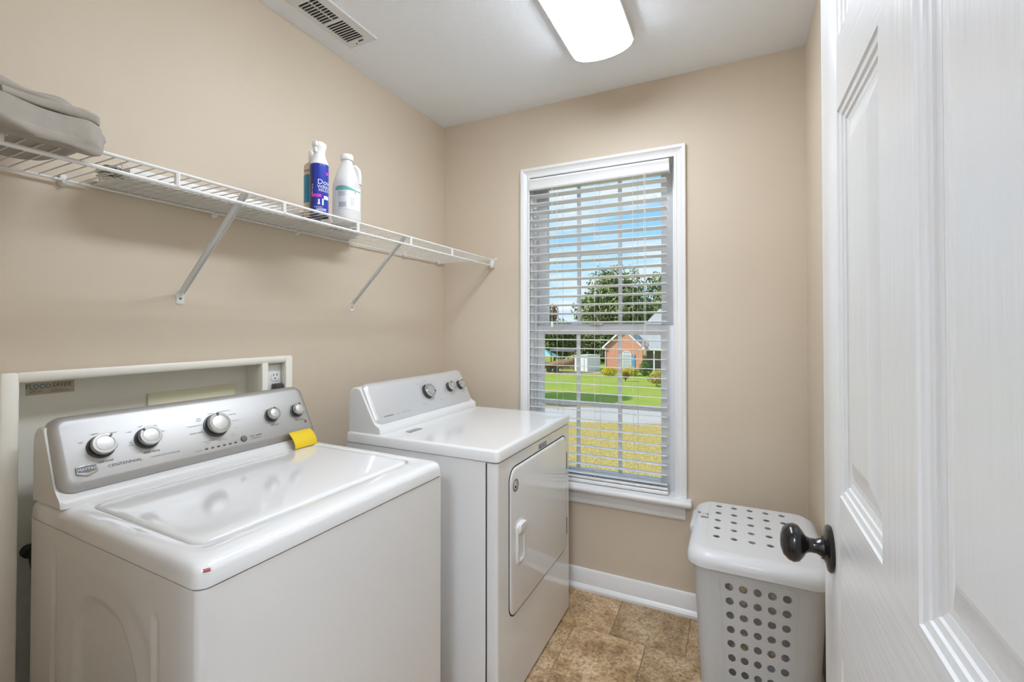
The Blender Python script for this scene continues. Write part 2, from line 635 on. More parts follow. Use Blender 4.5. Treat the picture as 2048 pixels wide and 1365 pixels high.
struct('floor_hall', MB().box(HX0 - 0.1, HX1 + 0.1, HY0 - 0.1, HY1, -0.1, 0.0), 'grout', smooth=0)

# floor: half-bond square tiles on a dark bed
fl = struct('floor', MB().box(XL - 0.08, XR, YD - 0.12, YW, -0.1, -0.002), 'grout', smooth=0)
tme = {}
T = 0.2985
row = 0
y1 = 2.2195
while y1 > YD:
    y0 = max(y1 - T, YD - 0.02)
    x = -0.4815 + (0.149 if row % 2 == 0 else 0.0) + 0.149 - 6 * T
    if row % 2:
        x = -0.6305 - 6 * T
    else:
        x = -0.4815 - 6 * T
    while x < XR:
        a, b = max(x, XL), min(x + T, XR)
        yb = min(y1, YW)
        if b - a > 0.02:
            key = (round(b - a, 3), round(yb - y0, 3))
            if key not in tme:
                g = 0.0016
                w, h = (b - a) / 2 - g, (yb - y0) / 2 - g
                m_ = rbox(MB(), -w, w, -h, h, -0.004, 0.0, 0.0012)
                me = m_.mesh('tile', smooth=30)
                me.materials.append(MATS['tile_stone'])
                tme[key] = me
            inst('tile', tme[key], ((a + b) / 2, (yb + y0) / 2, 0.0), fl)
        x += T
    y1 -= T
    row += 1

# baseboards with shoe moulding
BP = [(0, 0), (-0.026, 0), (-0.027, 0.012), (-0.020, 0.024), (-0.014, 0.028), (-0.014, 0.076), (-0.011, 0.082), (-0.011, 0.088), (-0.006, 0.097), (0, 0.099)]
o = MB().prism([(YW + p[0], p[1]) for p in BP], 0, XL, XR).build('baseboard_back', 'trim_white', smooth=35)
tag(o, kind='structure')
o = MB().prism([(XR + p[0], p[1]) for p in BP], 1, YD, YW)
# prism over y takes (x, z)
tag(o.build('baseboard_right', 'trim_white', smooth=35), kind='structure')
o = MB().prism([(XL - p[0], p[1]) for p in BP], 1, 1.20, YW)
tag(o.build('baseboard_left', 'trim_white', smooth=35), kind='structure')

# ------------------------------------------------------------------ window
win = empty('window_1', (-0.6, 2.21, 0.5), kind='structure')
ix0, ix1, iz0, iz1 = -0.966, -0.249, 0.517, 2.067
CP = [(0.0, 0.0), (0.0, 0.010), (0.004, 0.013), (0.010, 0.013), (0.014, 0.009), (0.026, 0.012), (0.034, 0.017), (0.037, 0.021), (0.047, 0.022), (0.051, 0.019), (0.051, 0.0)]


def casing(kind):
    a, b = [], []
    for d, h in CP:
        y = YW - h
        if kind == 'head':
            a.append((ix0 - d, y, iz1 + d))
            b.append((ix1 + d, y, iz1 + d))
        elif kind == 'left':
            a.append((ix0 - d, y, iz0))
            b.append((ix0 - d, y, iz1 + d))
        else:
            a.append((ix1 + d, y, iz0))
            b.append((ix1 + d, y, iz1 + d))
    return MB().loft([a, b])


for k in ('head', 'left', 'right'):
    casing(k).build('casing', 'trim_white', win, smooth=25)
mb = MB()
mb.box(WX0, ix0, YW - 0.008, YW + 0.16, iz0 - 0.01, iz1 + 0.01)
mb.build('jamb', 'trim_white', win, smooth=0)
MB().box(ix1, WX1, YW - 0.008, YW + 0.16, iz0 - 0.01, iz1 + 0.01).build('jamb', 'trim_white', win, smooth=0)
MB().box(ix0, ix1, YW - 0.008, YW + 0.16, iz1, WZ1).build('jamb', 'trim_white', win, smooth=0)
rbox(MB(), -1.043, -0.175, 2.150, YW + 0.07, 0.490, 0.517, 0.008).build('stool', 'trim_white', win)
MB().box(ix0, ix1, YW + 0.06, YW + 0.17, 0.46, 0.520).build('sill', 'vinyl_white', win)
AP = [(0, 0.420), (-0.010, 0.420), (-0.013, 0.426), (-0.013, 0.436), (-0.010, 0.440), (-0.014, 0.455), (-0.019, 0.470), (-0.019, 0.478), (-0.023, 0.482), (-0.023, 0.490), (0, 0.490)]
MB().prism([(YW + p[0], p[1]) for p in AP], 0, -1.018, -0.205).build('apron', 'trim_white', win, smooth=25)


def sash(name, y0, y1, x0, x1, z0, z1, sl, sr, st, sb, mx, mz):
    """frame of four bars as one mesh; muntins and panes under it"""
    m_ = MB()
    m_.box(x0, x0 + sl, y0, y1, z0, z1)
    m_.box(x1 - sr, x1, y0, y1, z0, z1)
    m_.box(x0 + sl, x1 - sr, y0, y1, z0, z0 + sb)
    m_.box(x0 + sl, x1 - sr, y0, y1, z1 - st, z1)
    s = m_.build(name, 'vinyl_white', win, bevel=0.003)
    gx = [x0 + sl] + mx + [x1 - sr]
    gz = [z0 + sb] + mz + [z1 - st]
    ym = (y0 + y1) / 2
    for x in mx:
        MB().box(x - 0.009, x + 0.009, ym - 0.010, ym + 0.008, gz[0], gz[-1]).build('muntin', 'vinyl_white', s, bevel=0.003)
    for z in mz:
        for k in range(len(gx) - 1):
            a = gx[k] + (0.009 if k else 0)
            b = gx[k + 1] - (0.009 if k < len(gx) - 2 else 0)
            MB().box(a, b, ym - 0.010, ym + 0.008, z - 0.010, z + 0.010).build('muntin', 'vinyl_white', s, bevel=0.003)
    for i in range(len(gx) - 1):
        for j in range(len(gz) - 1):
            m_ = MB()
            m_.add([(gx[i], ym, gz[j]), (gx[i + 1], ym, gz[j]), (gx[i + 1], ym, gz[j + 1]), (gx[i], ym, gz[j + 1])], [(0, 1, 2, 3)])
            m_.build('pane', 'window_glass', s, smooth=0)
    return s


low = sash('lower_sash', 2.274, 2.306, ix0, ix1, 0.520, 1.296, 0.044, 0.070, 0.046, 0.045, [-0.730, -0.516], [0.893])
upp = sash('upper_sash', 2.312, 2.344, ix0, ix1, 1.262, 2.067, 0.056, 0.072, 0.035, 0.042, [-0.738, -0.522], [1.672])
m_ = MB()
for xx in (ix0, ix1 - 0.012):
    for yy in (2.262, 2.348):
        m_.box(xx, xx + 0.012, yy, yy + 0.010, 0.52, 2.067)
m_.build('track', 'vinyl_white', win, bevel=0.002)
rbox(MB(), -0.66, -0.60, 2.262, 2.290, 1.296, 1.308, 0.004).build('sash_lock', 'chrome', win)

# ------------------------------------------------------------------ window blind
bl = empty('window_blind', (-0.62, 2.225, 0.53), 'white faux-wood slat blind with open slats hanging in the window', 'blind')
VP = [(2.188, 2.000), (2.184, 2.006), (2.187, 2.016), (2.187, 2.040), (2.183, 2.048), (2.185, 2.058), (2.196, 2.058), (2.196, 2.000)]
MB().prism(VP, 0, -0.962, -0.268).build('valance', 'slat_white', bl, smooth=30)
MB().box(-0.275, -0.268, 2.196, 2.225, 2.000, 2.058).build('valance_return', 'slat_white', bl)
MB().box(-0.958, -0.279, 2.202, 2.250, 2.008, 2.056).build('head_rail', 'old_slat', bl, bevel=0.003)
hw = (-0.284 + 0.966) / 2
sl = []
for yy, zz in ((-0.0255, 0.0), (-0.0250, 0.0016), (-0.012, 0.0022), (0.012, 0.0022), (0.0250, 0.0016), (0.0255, 0.0), (0.0250, -0.0012), (0.012, -0.0006), (-0.012, -0.0006), (-0.0250, -0.0012)):
    sl.append((yy, zz))
slat_me = MB().prism(sl, 0, -hw, hw).mesh('slat', smooth=30)
slat_me.materials.append(MATS['slat_white'])
sxc = (-0.284 - 0.966) / 2
NS = 33
for i in range(NS):
    z = 1.973 - i * (1.973 - 0.562) / (NS - 1)
    inst('slat', slat_me, (sxc, 2.226, z), bl, (R(-6.5 + random.uniform(-0.8, 0.8)), 0, 0))
rbox(MB(), -0.966, -0.281, 2.200, 2.251, 0.541, 0.552, 0.003).build('bottom_slat', 'slat_white', bl)
rbox(MB(), -0.966, -0.279, 2.198, 2.252, 0.520, 0.537, 0.004).build('bottom_rail', 'slat_white', bl)
for x in (-0.808, -0.613, -0.428):
    m_ = MB()
    for dx, yy in ((-0.006, 2.1985), (0.006, 2.2535)):
        m_.tube([(x + dx, yy, 2.01), (x + dx, yy, 0.53)], 0.0009, 5)
    for i in range(NS):
        z = 1.973 - i * (1.973 - 0.562) / (NS - 1) - 0.003
        m_.tube([(x - 0.006, 2.1985, z - 0.002), (x + 0.006, 2.2535, z + 0.002)], 0.0006, 4)
    m_.build('ladder_cord', 'cord', bl)
m_ = MB()
m_.tube([(-0.381, 2.190, 2.00), (-0.381, 2.190, 1.30), (-0.385, 2.188, 1.225)], 0.0012, 5)
m_.tube([(-0.375, 2.190, 2.00), (-0.374, 2.190, 1.30), (-0.370, 2.188, 1.222)], 0.0012, 5)
m_.tube([(-0.378, 2.190, 1.30), (-0.378, 2.186, 1.185)], 0.0012, 5)
m_.build('lift_cord', 'cord', bl)
for x, z in ((-0.386, 1.195), (-0.368, 1.198), (-0.378, 1.160)):
    MB().lathe([(0.003, 0.028), (0.005, 0.026), (0.0085, 0.004), (0.0085, 0.0)], (x, 2.188, z), seg=10).build('tassel', 'tassel', bl)
m_ = MB()
m_.tube([(-0.838, 2.190, 2.00), (-0.838, 2.190, 1.315)], 0.0011, 5)
m_.build('tilt_cord', 'cord', bl)
MB().lathe([(0.002, 0.030), (0.005, 0.026), (0.0075, 0.006), (0.006, 0.0)], (-0.838, 2.190, 1.288), seg=10).build('tilt_tassel', 'slat_white', bl)

# ------------------------------------------------------------------ door (open, parallel to the left wall)
DX = 0.130
DT = 0.036
DY0, DY1 = 0.142, 0.905
dr = empty('door_1', (DX + DT / 2, DY0, 0.012), kind='structure')
ys = [DY0, DY0 + 0.118, DY0 + 0.330, DY0 + 0.430, DY0 + 0.637, DY1]      # stile, panel, mullion, panel, stile
zs = [(0.245, 0.834), (1.052, 1.592), (1.690, 1.915)]
DZ0, DZ1 = 0.012, 2.032
MB().box(DX + 0.010, DX + DT - 0.010, DY0 + 0.01, DY1 - 0.01, DZ0 + 0.01, DZ1 - 0.01).build('core', 'door_paint', dr, smooth=0)
for a, b in ((ys[0], ys[1]), (ys[4], ys[5])):
    MB().box(DX, DX + DT, a, b, DZ0, DZ1).build('stile', 'door_paint', dr, bevel=0.0015)
for a, b in zip([DZ0] + [z[1] for z in zs], [z[0] for z in zs] + [DZ1]):
    MB().box(DX, DX + DT, ys[1], ys[4], a, b).build('rail', 'door_paint_cross', dr)
for z0, z1 in zs:
    MB().box(DX, DX + DT, ys[2], ys[3], z0, z1).build('mullion', 'door_paint', dr)
    for a, b in ((ys[1], ys[2]), (ys[3], ys[4])):
        # sticking: a stepped moulding that falls from the face to the field
        prof = [(0.0, 0.0), (0.002, 0.0022), (0.009, 0.0034), (0.0105, 0.0055), (0.017, 0.0066), (0.0185, 0.0085), (0.026, 0.0098)]
        for side in ('near', 'far', 'low', 'top'):
            la, lb = [], []
            for d, h in prof + [(0.026, 0.013), (0.0, 0.013)]:
                x = DX + h
                if side == 'near':
                    la.append((x, a + d, z0 + d)); lb.append((x, a + d, z1 - d))
                elif side == 'far':
                    la.append((x, b - d, z0 + d)); lb.append((x, b - d, z1 - d))
                elif side == 'low':
                    la.append((x, a + d, z0 + d)); lb.append((x, b - d, z0 + d))
                else:
                    la.append((x, a + d, z1 - d)); lb.append((x, b - d, z1 - d))
            MB().loft([la, lb]).build('moulding', 'door_paint', dr, smooth=34)
        # raised field
        lo = []
        for d, h in ((0.028, 0.010), (0.034, 0.0098), (0.060, 0.0028), (0.064, 0.0022)):
            lo.append([(DX + h, a + d, z0 + d), (DX + h, b - d, z0 + d), (DX + h, b - d, z1 - d), (DX + h, a + d, z1 - d)])
        MB().loft(lo, cap0=False).build('panel', 'door_paint', dr, smooth=0)
KY, KZ = 0.846, 0.950
kn = MB().lathe([(0.000, -0.068), (0.010, -0.0675), (0.020, -0.064), (0.0265, -0.057), (0.0285, -0.050), (0.0265, -0.043), (0.019, -0.037), (0.0125, -0.033), (0.0105, -0.028), (0.0105, -0.020), (0.014, -0.013), (0.016, -0.008)],
                (DX, KY, KZ), (1, 0, 0), 32, cap0=False).build('door_knob', 'knob_bronze', dr, smooth=60)
MB().lathe([(0.0335, 0.0), (0.0345, -0.003), (0.0325, -0.006), (0.022, -0.0085), (0.017, -0.011), (0.0165, -0.014)], (DX, KY, KZ), (1, 0, 0), 32).build('rosette', 'knob_bronze', kn, smooth=50)
for z in (0.25, 1.02, 1.80):
    MB().tube([(DX + DT + 0.002, DY0 - 0.006, z), (DX + DT + 0.002, DY0 - 0.006, z + 0.09)], 0.006, 10).build('hinge', 'knob_bronze', dr)

# ================================================================== CEILING THINGS
cl = empty('ceiling_light', (-0.475, 1.22, ZC), 'white wraparound ceiling light, switched on, above the dryer', 'lamp')
LX0, LX1, LY0, LY1 = -0.603, -0.349, 0.610, 1.812
m_ = MB()
m_.box(LX0, LX1, LY0, LY1, ZC - 0.010, ZC)
m_.box(LX0, LX0 + 0.006, LY0, LY1, ZC - 0.034, ZC - 0.010)
m_.box(LX1 - 0.006, LX1, LY0, LY1, ZC - 0.034, ZC - 0.010)
m_.build('pan', 'fixture_white', cl, bevel=0.002)
arc = []
for k in range(17):
    t = math.pi * k / 16
    arc.append((LX0 + 0.127 - 0.118 * math.cos(t), ZC - 0.030 - 0.046 * math.sin(t) ** 0.9))
m_ = MB()
poly = arc + [(LX1 - 0.009, ZC - 0.012), (LX0 + 0.009, ZC - 0.012)]
m_.prism(poly, 1, LY0 + 0.004, LY1 - 0.004)
m_.build('diffuser', 'lens', cl, smooth=40)
for yy in (LY0 - 0.003, LY1 - 0.004):
    pp = [(LX0 + 0.127 + (p[0] - LX0 - 0.127) * 1.03, ZC + (p[1] - ZC) * 1.05) for p in arc] + [(LX1, ZC - 0.004), (LX0, ZC - 0.004)]
    MB().prism(pp, 1, yy, yy + 0.007).build('end_cap', 'fixture_white', cl, smooth=40)

HLX, HLY = 0.115, -1.22
hl = empty('hall_fill', (HLX, HLY, ZC), 'round ceiling lamp added unseen behind the camera as front fill', 'lamp')  # added out of view to brighten the room from the front
MB().lathe([(0.245, 0.0), (0.245, -0.02), (0.235, -0.03)], (HLX, HLY, ZC), seg=32).build('base', 'fixture_white', hl)
MB().lathe([(0.23, -0.028), (0.225, -0.05), (0.19, -0.085), (0.12, -0.110), (0.0, -0.120)], (HLX, HLY, ZC), seg=32, cap1=False).build('shade', 'fill_lens', hl, smooth=60)

vt = empty('ceiling_vent', (-1.345, 1.25, ZC), 'white metal louvred air vent in the ceiling by the tan wall', 'vent')
vx0, vx1, vy0, vy1 = -1.420, -1.280, 1.090, 1.402
gx0, gx1 = -1.402, -1.316
ga, gm0, gm1, gb = 1.128, 1.243, 1.256, 1.366
m_ = MB()
zt = ZC - 0.007
m_.box(vx0, gx0, vy0, vy1, zt, ZC)
m_.box(gx1, vx1, vy0, vy1, zt, ZC)
m_.box(gx0, gx1, vy0, ga, zt, ZC)
m_.box(gx0, gx1, gm0, gm1, zt, ZC)
m_.box(gx0, gx1, gb, vy1, zt, ZC)
m_.build('frame', 'vent_metal', vt, smooth=0)
MB().box(gx0, gx1, ga, gb, ZC - 0.0012, ZC - 0.0006).build('duct_shade', 'vent_dark', vt, smooth=0)  # flat dark sheet in place of the shaded hollow above the louvres
for bank, (a, b, dr_) in enumerate(((ga, gm0, 1), (gm1, gb, -1))):
    for k in range(10):
        y = a + (b - a) * k / 9.0
        s = 0.0045
        m_ = MB()
        if dr_ > 0:
            p = [(y - 0.0014, zt - 0.0002), (y + 0.0012, zt - 0.0002), (y + 0.0026, ZC - 0.002), (y + 0.0002, ZC - 0.002)]
        else:
            p = [(y - 0.0052, zt - 0.0004), (y - 0.0042, zt - 0.0014), (y + 0.0066, ZC - 0.002), (y + 0.0048, ZC - 0.002)]
        m_.loft([[(gx0, q[0], q[1]) for q in p], [(gx1, q[0], q[1]) for q in p]])
        m_.build('louvre', 'vent_metal', vt, smooth=0)
MB().box((gx0 + gx1) / 2 + 0.004, (gx0 + gx1) / 2 + 0.010, ga, gm0, ZC - 0.004, ZC - 0.0015).build('damper_bar', 'vent_metal', vt)
MB().box(-1.352, -1.328, 1.374, 1.377, zt - 0.004, zt).build('damper_lever', 'knob_dark', vt)
for y in (1.104, 1.386):
    MB().lathe([(0.004, 0.0), (0.003, -0.002)], (-1.372, y, zt), seg=10).build('screw', 'badge_grey', vt)

# ================================================================== WIRE SHELF
SZ = 1.653
SXF, SXB = -1.186, -1.497
SY0, SY1 = 0.150, YW - 0.006
sh = empty('wire_shelf', (-1.50, 1.2, SZ), 'long white wire shelf on the tan wall above the machines', 'shelf')
MB().tube([(SXB, SY0, SZ), (SXB, SY1, SZ)], 0.0034, 8).build('back_rail', 'wire_white', sh)
MB().tube([(SXF, SY0, SZ), (SXF, SY1, SZ)], 0.0040, 8).build('front_rail', 'wire_white', sh)
MB().tube([(SXF, SY0, SZ - 0.033), (SXF, SY1, SZ - 0.033)], 0.0046, 8).build('lip_rail', 'wire_white', sh)
wme = MB().tube([(SXB - 0.003 + 1.34, 0, 0), (SXF + 0.003 + 1.34, 0, 0)], 0.0014, 6).mesh('wire')
wme.materials.append(MATS['wire_white'])
y = SY0 + 0.01
while y < SY1 - 0.008:
    inst('wire', wme, (-1.34, y, SZ + 0.0025), sh)
    y += 0.0254
for y in (0.336, 0.628, 0.914, 1.206, 1.498, 1.800):
    MB().tube([(SXF, y, SZ), (SXF, y, SZ - 0.033)], 0.0062, 8).build('post', 'wire_white', sh)
for y in (0.236, 0.536, 0.906, 1.215, 1.480, 1.848, 2.140):
    m_ = MB()
    m_.lathe([(0.0085, 0.0), (0.0095, 0.004), (0.0080, 0.016), (0.005, 0.021)], (XL, y, SZ - 0.005), (1, 0, 0), 12)
    m_.box(XL, XL + 0.012, y - 0.006, y + 0.006, SZ - 0.004, SZ + 0.014)
    m_.build('wall_clip', 'wire_white', sh, bevel=0.001)
for yt, yb in ((0.797, 0.812), (1.462, 1.503)):
    a = Vector((SXF - 0.002, yt, SZ - 0.002))
    b = Vector((XL + 0.004, yb, 1.392))
    d = (b - a).normalized()
    side = Vector((0, 1, 0))
    side = (side - d * side.dot(d)).normalized()
    nrm = d.cross(side)
    m_ = MB()
    w = 0.0085
    prof = [(-w, 0.0012), (-w, -0.006), (-w + 0.0014, -0.006), (-w + 0.0014, -0.0002), (w - 0.0014, -0.0002), (w - 0.0014, -0.006), (w, -0.006), (w, 0.0012)]
    sgn = -1 if nrm.z > 0 else 1
    m_.loft([[q + side * u + nrm * (v * sgn * -1) for u, v in prof] for q in (a, b)])
    br = m_.build('brace', 'wire_white', sh)
    m_ = MB()
    pl = [(yb - 0.012, 1.358), (yb + 0.010, 1.358), (yb + 0.010, 1.392), (yb + 0.003, 1.402), (yb - 0.006, 1.402), (yb - 0.012, 1.390)]
    m_.prism(pl, 0, XL, XL + 0.0025)
    pp = m_.build('foot_plate', 'wire_white', br)
    MB().lathe([(0.0035, 0.0), (0.0035, 0.0015), (0.002, 0.003)], (XL + 0.0025, yb - 0.001, 1.374), (1, 0, 0), 8).build('screw', 'badge_grey', br)
m_ = MB()
rbox(m_, SXF - 0.011, SXF + 0.009, YW - 0.032, YW, SZ - 0.044, SZ + 0.002, 0.002)
m_.build('end_bracket', 'wire_white', sh)
MB().lathe([(0.0075, 0.0), (0.0075, 0.003)], (SXF + 0.014, YW, SZ + 0.006), (0, -1, 0), 14).build('bracket_ear', 'wire_white', sh)

# ---- bundled old blind lying on the shelf
ob = empty('bundled_blind', (-1.43, 1.04, SZ + 0.004), 'white slatted blind bundled up and lying along the wire shelf', 'blind')
BZ = SZ + 0.0045
osl = [(-0.025, 0.0), (-0.012, 0.0028), (0.012, 0.0028), (0.025, 0.0), (0.024, -0.0012), (0.012, 0.0014), (-0.012, 0.0014), (-0.024, -0.0012)]
ome = MB().prism(osl, 1, -0.42, 0.42).mesh('slat', smooth=30)
ome.materials.append(MATS['old_slat'])
for k in range(9):
    for j, xc in enumerate((-1.468, -1.412)):
        inst('slat', ome, (xc + random.uniform(-0.003, 0.003), 1.035 + j * -0.025 + random.uniform(-0.02, 0.02), BZ + 0.0025 + k * 0.0036), ob, (0, R(random.uniform(-2.5, 2.5)), R(random.uniform(-0.2, 0.2))))
rbox(MB(), -1.381, -1.345, 0.605, 1.235, BZ, BZ + 0.028, 0.003).build('head_rail', 'old_slat', ob)
m_ = MB()
for k in range(5):
    m_.tube([(-1.49 + k * 0.03, 0.605 + 0.012 * (k % 2), BZ + 0.01), (-1.465 + k * 0.028, 0.59, BZ + 0.035), (-1.44 + k * 0.02, 0.62, BZ + 0.02 + 0.01 * (k % 3))], 0.0016, 5)
m_.build('cord_loop', 'cord', ob)

# ---- folded grey cloth
cb = empty('folded_cloth', (-1.33, 0.32, SZ + 0.004), 'folded grey cotton sheet lying over the near end of the wire shelf', 'cloth')


def ss(a, b, t):
    t = min(1.0, max(0.0, (t - a) / (b - a)))
    return t * t * (3 - 2 * t)


def cloth_lobe(name, x0, x1, z0, z1, y0, y1, drop, seed, ripple=0.010, taper=0.35):
    loops = []
    ny, nc = 64, 72
    for j in range(ny + 1):
        t = j / ny
        y = y0 + (y1 - y0) * t
        e = max(0.0, (t - 0.86) / 0.14)
        shr = math.sqrt(max(0.0, 1 - e * e)) * 0.86 + 0.14
        tp = 1 - taper * max(0, t - 0.35) ** 1.3
        cx = (x0 + x1) / 2
        hwid = (x1 - x0) / 2
        hh = (z1 - z0) / 2 * tp
        zb = z0 - drop * t * 0
        lp = []
        for i in range(nc):
            a = 2 * math.pi * i / nc
            ca, sa = math.cos(a), math.sin(a)
            ex = abs(ca) ** 0.62 * (1 if ca > 0 else -1)
            ez = abs(sa) ** 0.72 * (1 if sa > 0 else -1)
            x = cx + hwid * ex * (0.55 + 0.45 * shr)
            z = zb + hh + hh * ez * shr
            w = noise.noise((x * 9 + seed, y * 7, z * 12)) * ripple
            rd = 1 - abs(noise.noise((x * 16 + y * 3 + seed, y * 7 - z * 16 + x * 6, z * 24 + seed))) * 2.2
            fold = (rd - 0.4) * ripple * 1.25 + math.sin(y * 60 + x * 45 + 4 * noise.noise((x * 8, y * 8, seed))) * ripple * 0.16
            lift = 1.0 if sa > -0.35 else 0.0
            px, pz = x + ca * (w + fold) * 0.9, z + sa * (w + fold) * lift
            if drop and px > -1.181 and sa < 0.2:
                pz -= drop * ss(-1.181, -1.168, px)
            lp.append((px, y + 0.006 * math.sin(a * 2 + seed) * t, max(pz, z0) if px < -1.181 else pz))
        loops.append(lp)
    # tucked end
    last = loops[-1]
    c = Vector((sum(p[0] for p in last) / nc, sum(p[1] for p in last) / nc, sum(p[2] for p in last) / nc))
    for s, dy in ((0.72, 0.004), (0.58, -0.012), (0.40, -0.010), (0.25, -0.024)):
        loops.append([(c.x + (p[0] - c.x) * s, c.y + dy, c.z + (p[2] - c.z) * s) for p in last])
    return MB().loft(loops).build(name, 'cloth_grey', cb, smooth=80)


cloth_lobe('lower_fold', -1.465, -1.150, SZ + 0.0055, SZ + 0.066, 0.160, 0.492, 0.034, 3.0, 0.012, 0.20)
cloth_lobe('inner_fold', -1.40, -1.158, SZ + 0.038, SZ + 0.074, 0.330, 0.486, 0, 5.0, 0.007, 0.10)
cloth_lobe('upper_fold', -1.470, -1.185, SZ + 0.055, SZ + 0.112, 0.155, 0.478, 0, 9.0, 0.010, 0.75)

# ---- blue spray can
def wrap(mb_, o, r, body, ang, z, size, sx=1.0, dr_=0.0004, vertical=False):
    vs, fs = text2d(body, size)
    out = []
    for x, y in vs:
        if vertical:
            x, y = y * -1, x
        a = ang + x * sx / r
        out.append((o[0] + (r + dr_) * math.cos(a), o[1] + (r + dr_) * math.sin(a), o[2] + z + y))
    mb_.add(out, fs)


def cyl_patch(mb_, o, r, a0, a1, z0, z1, dr_=0.0002, n=14):
    lo, hi = [], []
    for k in range(n + 1):
        a = a0 + (a1 - a0) * k / n
        lo.append((o[0] + (r + dr_) * math.cos(a), o[1] + (r + dr_) * math.sin(a), o[2] + z0))
        hi.append((o[0] + (r + dr_) * math.cos(a), o[1] + (r + dr_) * math.sin(a), o[2] + z1))
    b = len(mb_.v)
    mb_.v += lo + hi
    mb_.f += [[b + k, b + k + 1, b + n + 2 + k, b + n + 1 + k] for k in range(n)]


DKZ = SZ + 0.004
BO = (-1.252, 1.098, DKZ)
VA = math.atan2(0 - BO[1], 0 - BO[0])                 # direction that faces the room
cn_ = empty('spray_can', BO, 'blue and white wrinkle spray can on the wire shelf', 'spray can')
r = 0.0295
MB().lathe([(r - 0.004, 0.003), (r - 0.004, 0.006), (r, 0.004), (r, 0.165), (r - 0.001, 0.176), (r - 0.006, 0.188)], BO, seg=40).build('can_body', 'can_blue', cn_, smooth=40)
MB().lathe([(r - 0.005, 0.0), (r + 0.0005, 0.0), (r + 0.0008, 0.003), (r - 0.0005, 0.005)], BO, seg=40, cap0=False, cap1=False).build('bottom_rim', 'can_ring', cn_)
MB().lathe([(r - 0.004, 0.0035), (0.012, 0.008), (0.0, 0.010)], BO, seg=30, cap0=False, cap1=False).build('can_base', 'can_bottom', cn_)
MB().lathe([(r + 0.0006, 0.172), (r - 0.0045, 0.186), (r - 0.009, 0.198), (r - 0.0115, 0.208), (r - 0.0118, 0.220), (r - 0.009, 0.229), (r - 0.007, 0.236), (r - 0.008, 0.244), (r - 0.014, 0.249), (0.0, 0.251)], BO, seg=36, cap1=False).build('spray_cap', 'can_white', cn_, smooth=50)
m_ = MB()
pa = Vector((math.cos(VA - 0.75), math.sin(VA - 0.75), 0))
pb = Vector((-pa.y, pa.x, 0))
b0 = Vector(BO)
for s0, s1, h0, h1, wd in ((0.006, 0.026, 0.232, 0.247, 0.010), (0.010, 0.024, 0.212, 0.230, 0.007)):
    m_.loft([[b0 + pa * s + pb * w + Vector((0, 0, h)) for w, h in ((-wd, h0), (wd, h0), (wd * 0.8, h1), (-wd * 0.8, h1))] for s in (s0, s1)])
m_.build('trigger', 'can_white', cn_, bevel=0.002)
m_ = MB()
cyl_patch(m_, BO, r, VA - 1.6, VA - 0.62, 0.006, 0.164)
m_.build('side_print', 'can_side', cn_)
m_ = MB()
cyl_patch(m_, BO, r, VA - 0.85, VA + 0.22, 0.060, 0.070, 0.0005)
cyl_patch(m_, BO, r, VA + 0.75, VA + 1.15, 0.136, 0.146, 0.0005)
m_.build('magenta_band', 'can_magenta', cn_)
m_ = MB()
wrap(m_, BO, r, 'Downy', VA + 1.00, 0.110, 0.024, 1.0)
wrap(m_, BO, r, 'WRINKLE', VA + 0.92, 0.094, 0.0155, 1.0)
wrap(m_, BO, r, 'RELEASER', VA + 0.88, 0.083, 0.0130, 1.0)
wrap(m_, BO, r, 'CAUTION', VA - 0.12, 0.027, 0.006)
for k in range(3):
    cyl_patch(m_, BO, r, VA - 0.30, VA + 0.80, 0.0215 - k * 0.0030, 0.0228 - k * 0.0030, 0.0005)
cyl_patch(m_, BO, r, VA - 0.18, VA + 0.10, 0.036, 0.040, 0.0005)
cyl_patch(m_, BO, r, VA - 0.10, VA + 0.06, 0.040, 0.053, 0.0005)
cyl_patch(m_, BO, r, VA + 0.30, VA + 0.48, 0.034, 0.055, 0.0005)
cyl_patch(m_, BO, r, VA + 0.50, VA + 1.2, 0.054, 0.066, 0.0005)
wrap(m_, BO, r, 'fabric spray', VA - 0.80, 0.085, 0.008, vertical=True)
m_.build('lettering', 'print_white', cn_, smooth=0)

# ---- tan and teal can behind
TO = (-1.312, 1.122, DKZ)
VT = math.atan2(-TO[1], -TO[0])
tn = empty('starch_can', TO, 'tan and teal aerosol can half hidden behind the blue spray can', 'spray can')
r = 0.0275
MB().lathe([(r - 0.004, 0.003), (r, 0.004), (r, 0.182), (r - 0.004, 0.190), (r - 0.012, 0.197)], TO, seg=36).build('can_body', 'can_tan', tn)
MB().lathe([(r - 0.005, 0.0), (r + 0.0005, 0.0), (r + 0.0008, 0.003), (r - 0.0005, 0.005)], TO, seg=36, cap0=False, cap1=False).build('bottom_rim', 'can_ring', tn)
m_ = MB()
cyl_patch(m_, TO, r, VT - 1.5, VT + 1.0, 0.055, 0.150, n=24)
m_.build('label_band', 'can_teal', tn)
MB().lathe([(0.011, 0.196), (0.011, 0.204), (0.013, 0.206), (0.013, 0.236), (0.010, 0.240)], TO, seg=24).build('nozzle', 'can_white', tn, smooth=40)
m_ = MB()
wrap(m_, TO, r, 'speed', VT - 0.80, 0.165, 0.012)
wrap(m_, TO, r, 'starch', VT - 0.85, 0.100, 0.012, vertical=True)
m_.build('lettering', 'print_brown', tn, smooth=0)

